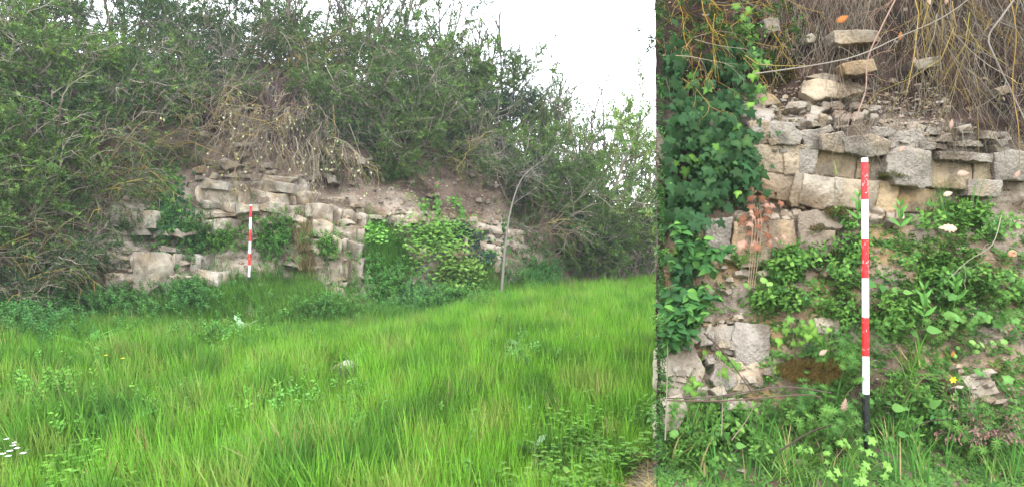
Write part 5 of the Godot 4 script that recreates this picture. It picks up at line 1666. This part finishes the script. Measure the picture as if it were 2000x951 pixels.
# ---------------------------------------------------------------- plants of the far bank and the meadow's foot
func build_far_plants() -> void:
	var r := rnd(110)
	var fine := sprig(111, 10, 0.04, 0.022, 0.12, Color(1, 1, 1), M.leaf)
	var roundl := MB.new()
	var rou := lobed(6, 0.12)
	for k in 7:
		var a := k * 2.4
		var e := Vector3(cos(a) * 0.07, 0.03 + 0.015 * k, sin(a) * 0.07)
		roundl.fan(e, Vector3(cos(a), 0.2, sin(a)).normalized(), Vector3(0, 1, 0.3), r.randf_range(0.035, 0.065), rou, 0.4, jit(Color(1, 1, 1), r, 0.15))
	var rm := roundl.mesh(M.leaf)
	var xe := []
	var ce := []
	for k in 1500:
		var d := lerpf(3.25, 5.6, pow(r.randf(), 1.3))
		var y := r.randf_range(0.0, 3.2)
		if y > 0.35 + (d - 3.1) * 2.9: continue
		if nf.get_noise_2d(d * 90, y * 90) < -0.1: continue
		xe.append(aim(Vector3(0.2158 * d + 0.05, y, -d), Vector3(-0.5, 0.8, r.randf_range(-0.6, 0.6)), r.randf() * TAU, r.randf_range(0.4, 0.8)))
		ce.append(jit(Color(0.06, 0.14, 0.035), r, 0.3))
	tag(scatter(self, "undergrowth", fine, xe, ce), "leafy weeds clothing the cut end of the near bank", "undergrowth", "", "stuff")
	var tall := tuft(112, 14, 0.34, 0.07, 0.008, 0.45, Color(1, 1, 1))
	var patches := [
		["green herbs right of the small rod on the far bank", fine, 540, 475, 58, 52, 700, Color(0.09, 0.22, 0.04)],
		["green herbs left of the small rod", fine, 440, 475, 45, 28, 320, Color(0.1, 0.22, 0.04)],
		["herbs hanging between the left beds and the small rod", fine, 390, 480, 40, 60, 340, Color(0.07, 0.17, 0.04)],
		["bright grassy herbs round the foot of the small rod", tall, 490, 580, 90, 40, 600, Color(0.11, 0.26, 0.04)],
		["tall grass on the slope right of the small rod", tall, 570, 600, 80, 60, 800, Color(0.13, 0.27, 0.045)],
		["bright round leaved plants on the green mound", rm, 850, 470, 64, 38, 340, Color(0.115, 0.235, 0.04)],
		["round leaved plants at the lower right of the mound", rm, 890, 540, 55, 45, 300, Color(0.15, 0.26, 0.05)],
		["grassy green slope at the left of the mound", tall, 760, 500, 50, 60, 560, Color(0.1, 0.24, 0.04)],
		["green leafy plants below the mound", fine, 760, 570, 75, 65, 760, Color(0.1, 0.25, 0.05)],
		["bluish green leafy plants at the foot of the mound", fine, 830, 590, 110, 50, 900, Color(0.085, 0.2, 0.06)],
		["mixed grass and herbs right of the mound", tall, 920, 560, 70, 50, 500, Color(0.12, 0.22, 0.05)],
		["scattered green herbs on pale soil left of the mound", fine, 650, 490, 32, 40, 190, Color(0.1, 0.22, 0.04)],
		["climbing leafy stems left of the mound's top", rm, 735, 460, 14, 30, 60, Color(0.13, 0.3, 0.05)],
		["dark green herbs at the left foot of the bank", fine, 60, 650, 130, 50, 1300, Color(0.065, 0.17, 0.04)],
		["green herbs under the left rock beds", fine, 220, 620, 130, 34, 800, Color(0.08, 0.19, 0.045)],
		["green herbs between left beds and the small rod's foot", fine, 390, 605, 80, 34, 520, Color(0.075, 0.19, 0.045)],
		["green herbs at the bank's right foot", fine, 1060, 545, 75, 50, 1000, Color(0.07, 0.19, 0.045)],
		["grassy herbs under the leaning sapling", tall, 1000, 585, 90, 26, 560, Color(0.12, 0.26, 0.045)],
		["tall rough grass climbing to the foot of the small rod", tall, 420, 612, 100, 44, 800, Color(0.13, 0.29, 0.04)],
		["tall rough grass rising under the pinkish half sunk block", tall, 620, 610, 90, 46, 760, Color(0.125, 0.28, 0.042)],
		["rough grass and weeds rising at the left foot of the rocks", tall, 290, 628, 120, 32, 620, Color(0.1, 0.23, 0.04)],
		["low leafy weeds among the grass left of mid meadow", fine, 420, 690, 190, 40, 240, Color(0.11, 0.26, 0.045)],
		["low leafy weeds among the grass of the right meadow", fine, 1010, 740, 140, 50, 140, Color(0.13, 0.29, 0.06)],
		["low leafy weeds in the near left meadow", fine, 120, 820, 180, 80, 220, Color(0.13, 0.29, 0.045)],
		["low leafy weeds in the near middle meadow", fine, 560, 840, 240, 80, 160, Color(0.13, 0.29, 0.05)],
		["tall grass and weeds at the foot of the green mound", tall, 770, 632, 110, 24, 520, Color(0.12, 0.28, 0.045)],
		["leafy weeds at the foot of the mound's right side", fine, 900, 606, 100, 22, 520, Color(0.09, 0.22, 0.045)],
		["leafy brambles at the foot of the right rock beds", fine, 640, 622, 90, 26, 420, Color(0.085, 0.2, 0.04)],
		["dry tan grass hanging beside the right rock beds", tall, 595, 480, 22, 60, 160, Color(0.3, 0.24, 0.12)],
		["sparse small weeds on the brown soil under the thicket", fine, 760, 345, 120, 30, 220, Color(0.07, 0.14, 0.035)],
		["weeds over the rock beds at the far left", fine, 300, 460, 100, 40, 320, Color(0.07, 0.16, 0.04)],
		["dark weeds filling the lower left thicket", fine, 110, 560, 110, 50, 700, Color(0.05, 0.13, 0.035)]]
	for e in patches:
		var xf := []
		var cs := []
		for k in e[6]:
			var a := r.randf() * TAU
			var q := absf(r.randfn(0.0, 0.62)) * r.randf_range(0.7, 1.2)
			var p := bank(e[2] + cos(a) * q * e[4], e[3] + sin(a) * q * e[5])
			if e[1] == tall:
				if absf((p.x / -p.z) / K + 1000.0 - 486.0) < 15.0 and -p.z < 11.0 and -p.z > 10.3 and r.randf() < 0.85: continue
				xf.append(Transform3D(Basis.from_euler(Vector3(r.randf_range(0, 0.5), r.randf() * TAU, 0)).scaled(Vector3.ONE * r.randf_range(0.7, 1.2)), p + Vector3(0, -0.03, 0.02)))
			else:
				xf.append(aim(p + Vector3(0, r.randf_range(-0.02, 0.3 if e[3] > 600 else 0.1), r.randf_range(0.0, 0.16)), Vector3(r.randf_range(-0.6, 0.6), 0.9, r.randf_range(0.0, 0.9)), r.randf() * TAU, r.randf_range(0.7, 1.4)))
			cs.append(jit(e[7], r, 0.28))
		tag(scatter(self, "undergrowth", e[1], xf, cs), e[0], "undergrowth", "", "stuff")
	# meadow weeds, each a thing
	var leaf := long_mesh(0.3, 0.7, 0.2, Color(0.13, 0.24, 0.09), [0.25, 0.9, 0.6, 1.0, 0.55, 0.8, 0.35, 0.0], M.leaf)
	var pale := long_mesh(0.34, 0.6, 0.2, Color(0.25, 0.36, 0.2), [0.25, 1.0, 0.5, 1.0, 0.5, 0.8, 0.3, 0.0], M.leaf)
	var green := long_mesh(0.34, 0.8, 0.2, Color(0.08, 0.22, 0.04), OVATE, M.leaf)
	var weeds := [["pale bluish thistle in the slope grass below the small rod", pale, 474, 660, 9, 0.26], ["small thistle left of the white meadow stone", leaf, 408, 712, 9, 0.28], ["bluish thistle standing tallest in the right meadow", leaf, 1032, 730, 12, 0.34], ["bluish thistle beside the tallest one in the right meadow", pale, 1080, 765, 8, 0.25], ["broad leaved dock in the middle meadow", green, 960, 770, 10, 0.26], ["broad leaved dock at the right meadow edge", green, 1180, 800, 9, 0.2], ["pale curled weed in the near right meadow", pale, 1015, 850, 6, 0.16], ["pale curled weed at the near meadow edge", pale, 1035, 915, 7, 0.2], ["broad leaved dock at the near left of the meadow", green, 235, 880, 10, 0.24], ["dark leaved dock left of mid meadow", green, 130, 790, 9, 0.22], ["broad leaved dock under the left thicket", green, 170, 700, 10, 0.3], ["leafy weed right of the white meadow stone", leaf, 790, 720, 8, 0.2], ["dark dock beyond the right meadow thistles", green, 1130, 705, 9, 0.25], ["leafy dock by the gravel track", green, 1215, 770, 8, 0.18]]
	for e in weeds:
		var o := thing("meadow_weed", e[0], "weed", field(e[2], e[3]))
		for k in e[4]:
			var a: float = TAU * k / e[4] + r.randf() * 0.5
			place_leaf(o, "leaf", e[1], Vector3(0, 0.01 + 0.012 * k, 0), Vector3(cos(a), r.randf_range(0.5, 1.5), sin(a)), Vector3(-cos(a) * 0.5, 1, -sin(a) * 0.5), e[5] * r.randf_range(0.9, 1.5))
	# small white flowers close by at the lower left
	var petal := long_mesh(0.6, 0.2, 0.1, Color(0.85, 0.85, 0.83), OVATE, M.petal)
	var fi := 0
	for q in [[15, 893], [28, 905], [22, 918], [8, 922], [31, 898], [48, 921], [19, 930], [36, 912]]:
		var o := thing("white_flower", "small white flower in the grass at the meadow's near left corner", "flower", field(q[0], q[1] + 40), "white flowers at the meadow's near corner")
		fi += 1
		var b := MB.new()
		b.tube([Vector3.ZERO, Vector3(0.01, 0.1, 0.01), Vector3(0, 0.24, 0.02)], 0.0022, 0.0014, 4, Color(0.12, 0.24, 0.05))
		part(o, "stalk", b.mesh(M.leaf))
		for k in 7:
			var a := TAU * k / 7 + fi
			place_leaf(o, "petal", petal, Vector3(0, 0.24, 0.02), Vector3(cos(a), 0.35, sin(a)), Vector3.UP, 0.022)
	# two yellow flowers
	for q in [[208, 738, "tiny yellow flower in the left meadow, the left one"], [241, 745, "tiny yellow flower in the left meadow, the right one"]]:
		var o := thing("yellow_flower", q[2], "flower", field(q[0], q[1] + 25))
		var b := MB.new()
		b.tube([Vector3.ZERO, Vector3(0.01, 0.2, 0.01), Vector3(0, 0.34, 0.02)], 0.0025, 0.0015, 4, Color(0.12, 0.24, 0.05))
		part(o, "stalk", b.mesh(M.leaf))
		for k in 6:
			var pb := MB.new()
			var a := TAU * k / 6
			pb.leaf_long(Vector3.ZERO, Vector3(cos(a), 0.4, sin(a)).normalized(), Vector3.UP, 0.024, 0.018, 0.2, 0.1, Color(0.75, 0.6, 0.03), OVATE)
			part(o, "petal", pb.mesh(M.petal), Vector3(0, 0.34, 0.02))

# ---------------------------------------------------------------- the ranging rods
func rod(label: String, foot: Vector3, top: Vector3, radius: float) -> void:
	var o := thing("ranging_rod", label, "ranging rod", foot)
	var l := foot.distance_to(top)
	var up := (top - foot).normalized()
	o.basis = Basis(up.cross(Vector3.BACK).normalized(), up, up.cross(Vector3.BACK).normalized().cross(up))
	var cuts := [0.0, 0.132, 0.27, 0.413, 0.556, 0.7, 0.845, 0.985, 1.0]
	for k in 8:
		var c := CylinderMesh.new()
		c.top_radius = radius * (0.97 if k == 7 else 1.0)
		c.bottom_radius = radius
		c.height = (cuts[k + 1] - cuts[k]) * l
		c.radial_segments = 28
		c.rings = 1
		c.material = M.black if k == 0 else (M.white if k % 2 == 1 else M.red)
		part(o, "black_tip" if k == 0 else ("top_cap" if k == 7 else ("white_band" if k % 2 == 1 else "red_band")), c, Vector3(0, (cuts[k] + cuts[k + 1]) / 2 * l, 0))
	var spike := CylinderMesh.new()
	spike.top_radius = radius
	spike.bottom_radius = 0.002
	spike.height = 0.16
	spike.material = M.black
	part(o, "spike", spike, Vector3(0, -0.08, 0))

func _ready() -> void:
	nz.seed = 3
	nz.frequency = 0.01
	nz.fractal_octaves = 3
	nf.seed = 8
	nf.frequency = 0.01
	nf.fractal_octaves = 2
	# camera
	var cam := Camera3D.new()
	cam.name = "camera"
	cam.position = Vector3(0, EYE, 0)
	cam.fov = 40.0
	cam.near = 0.05
	cam.far = 2000.0
	add_child(cam)
	cam.current = true
	# overcast sky
	var env := Environment.new()
	env.background_mode = Environment.BG_SKY
	var sky := Sky.new()
	var sm := ProceduralSkyMaterial.new()
	sm.sky_top_color = Color(0.93, 0.96, 1.0)
	sm.sky_horizon_color = Color(1.0, 1.0, 1.0)
	sm.ground_horizon_color = Color(0.5, 0.52, 0.45)
	sm.ground_bottom_color = Color(0.3, 0.34, 0.22)
	sm.sky_energy_multiplier = 2.0
	sm.ground_energy_multiplier = 1.0
	sky.sky_material = sm
	env.sky = sky
	env.tonemap_mode = Environment.TONE_MAPPER_LINEAR
	env.tonemap_exposure = 1.0
	env.fog_enabled = true
	env.fog_density = 0.0015
	env.fog_light_color = Color(0.93, 0.95, 0.97)
	env.sdfgi_enabled = true
	env.ssao_enabled = true
	env.ssil_enabled = true
	var we := WorldEnvironment.new()
	we.name = "world"
	we.environment = env
	add_child(we)
	var sun := DirectionalLight3D.new()
	sun.name = "sun"
	sun.light_color = Color(1.0, 0.97, 0.92)
	sun.light_energy = 0.5
	sun.light_angular_distance = 18.0
	sun.shadow_enabled = true
	sun.sky_mode = DirectionalLight3D.SKY_MODE_LIGHT_ONLY
	sun.rotation_degrees = Vector3(-58, -25, 0)
	add_child(sun)
	make_materials()
	build_ground()
	build_stones()
	rod("small red and white ranging rod with black tip before the distant rock beds", P(485, 562, 10.9), P(489, 400, 10.95), 0.02)
	rod("large red and white ranging rod with black tip leaning on the near rock blocks", P(1693, 840, 3.36), P(1690, 309, 3.4), 0.0165)
	build_meadow()
	build_shrubs()
	build_ivy()
	build_far_plants()
	build_near_plants()
	build_near_twigs()
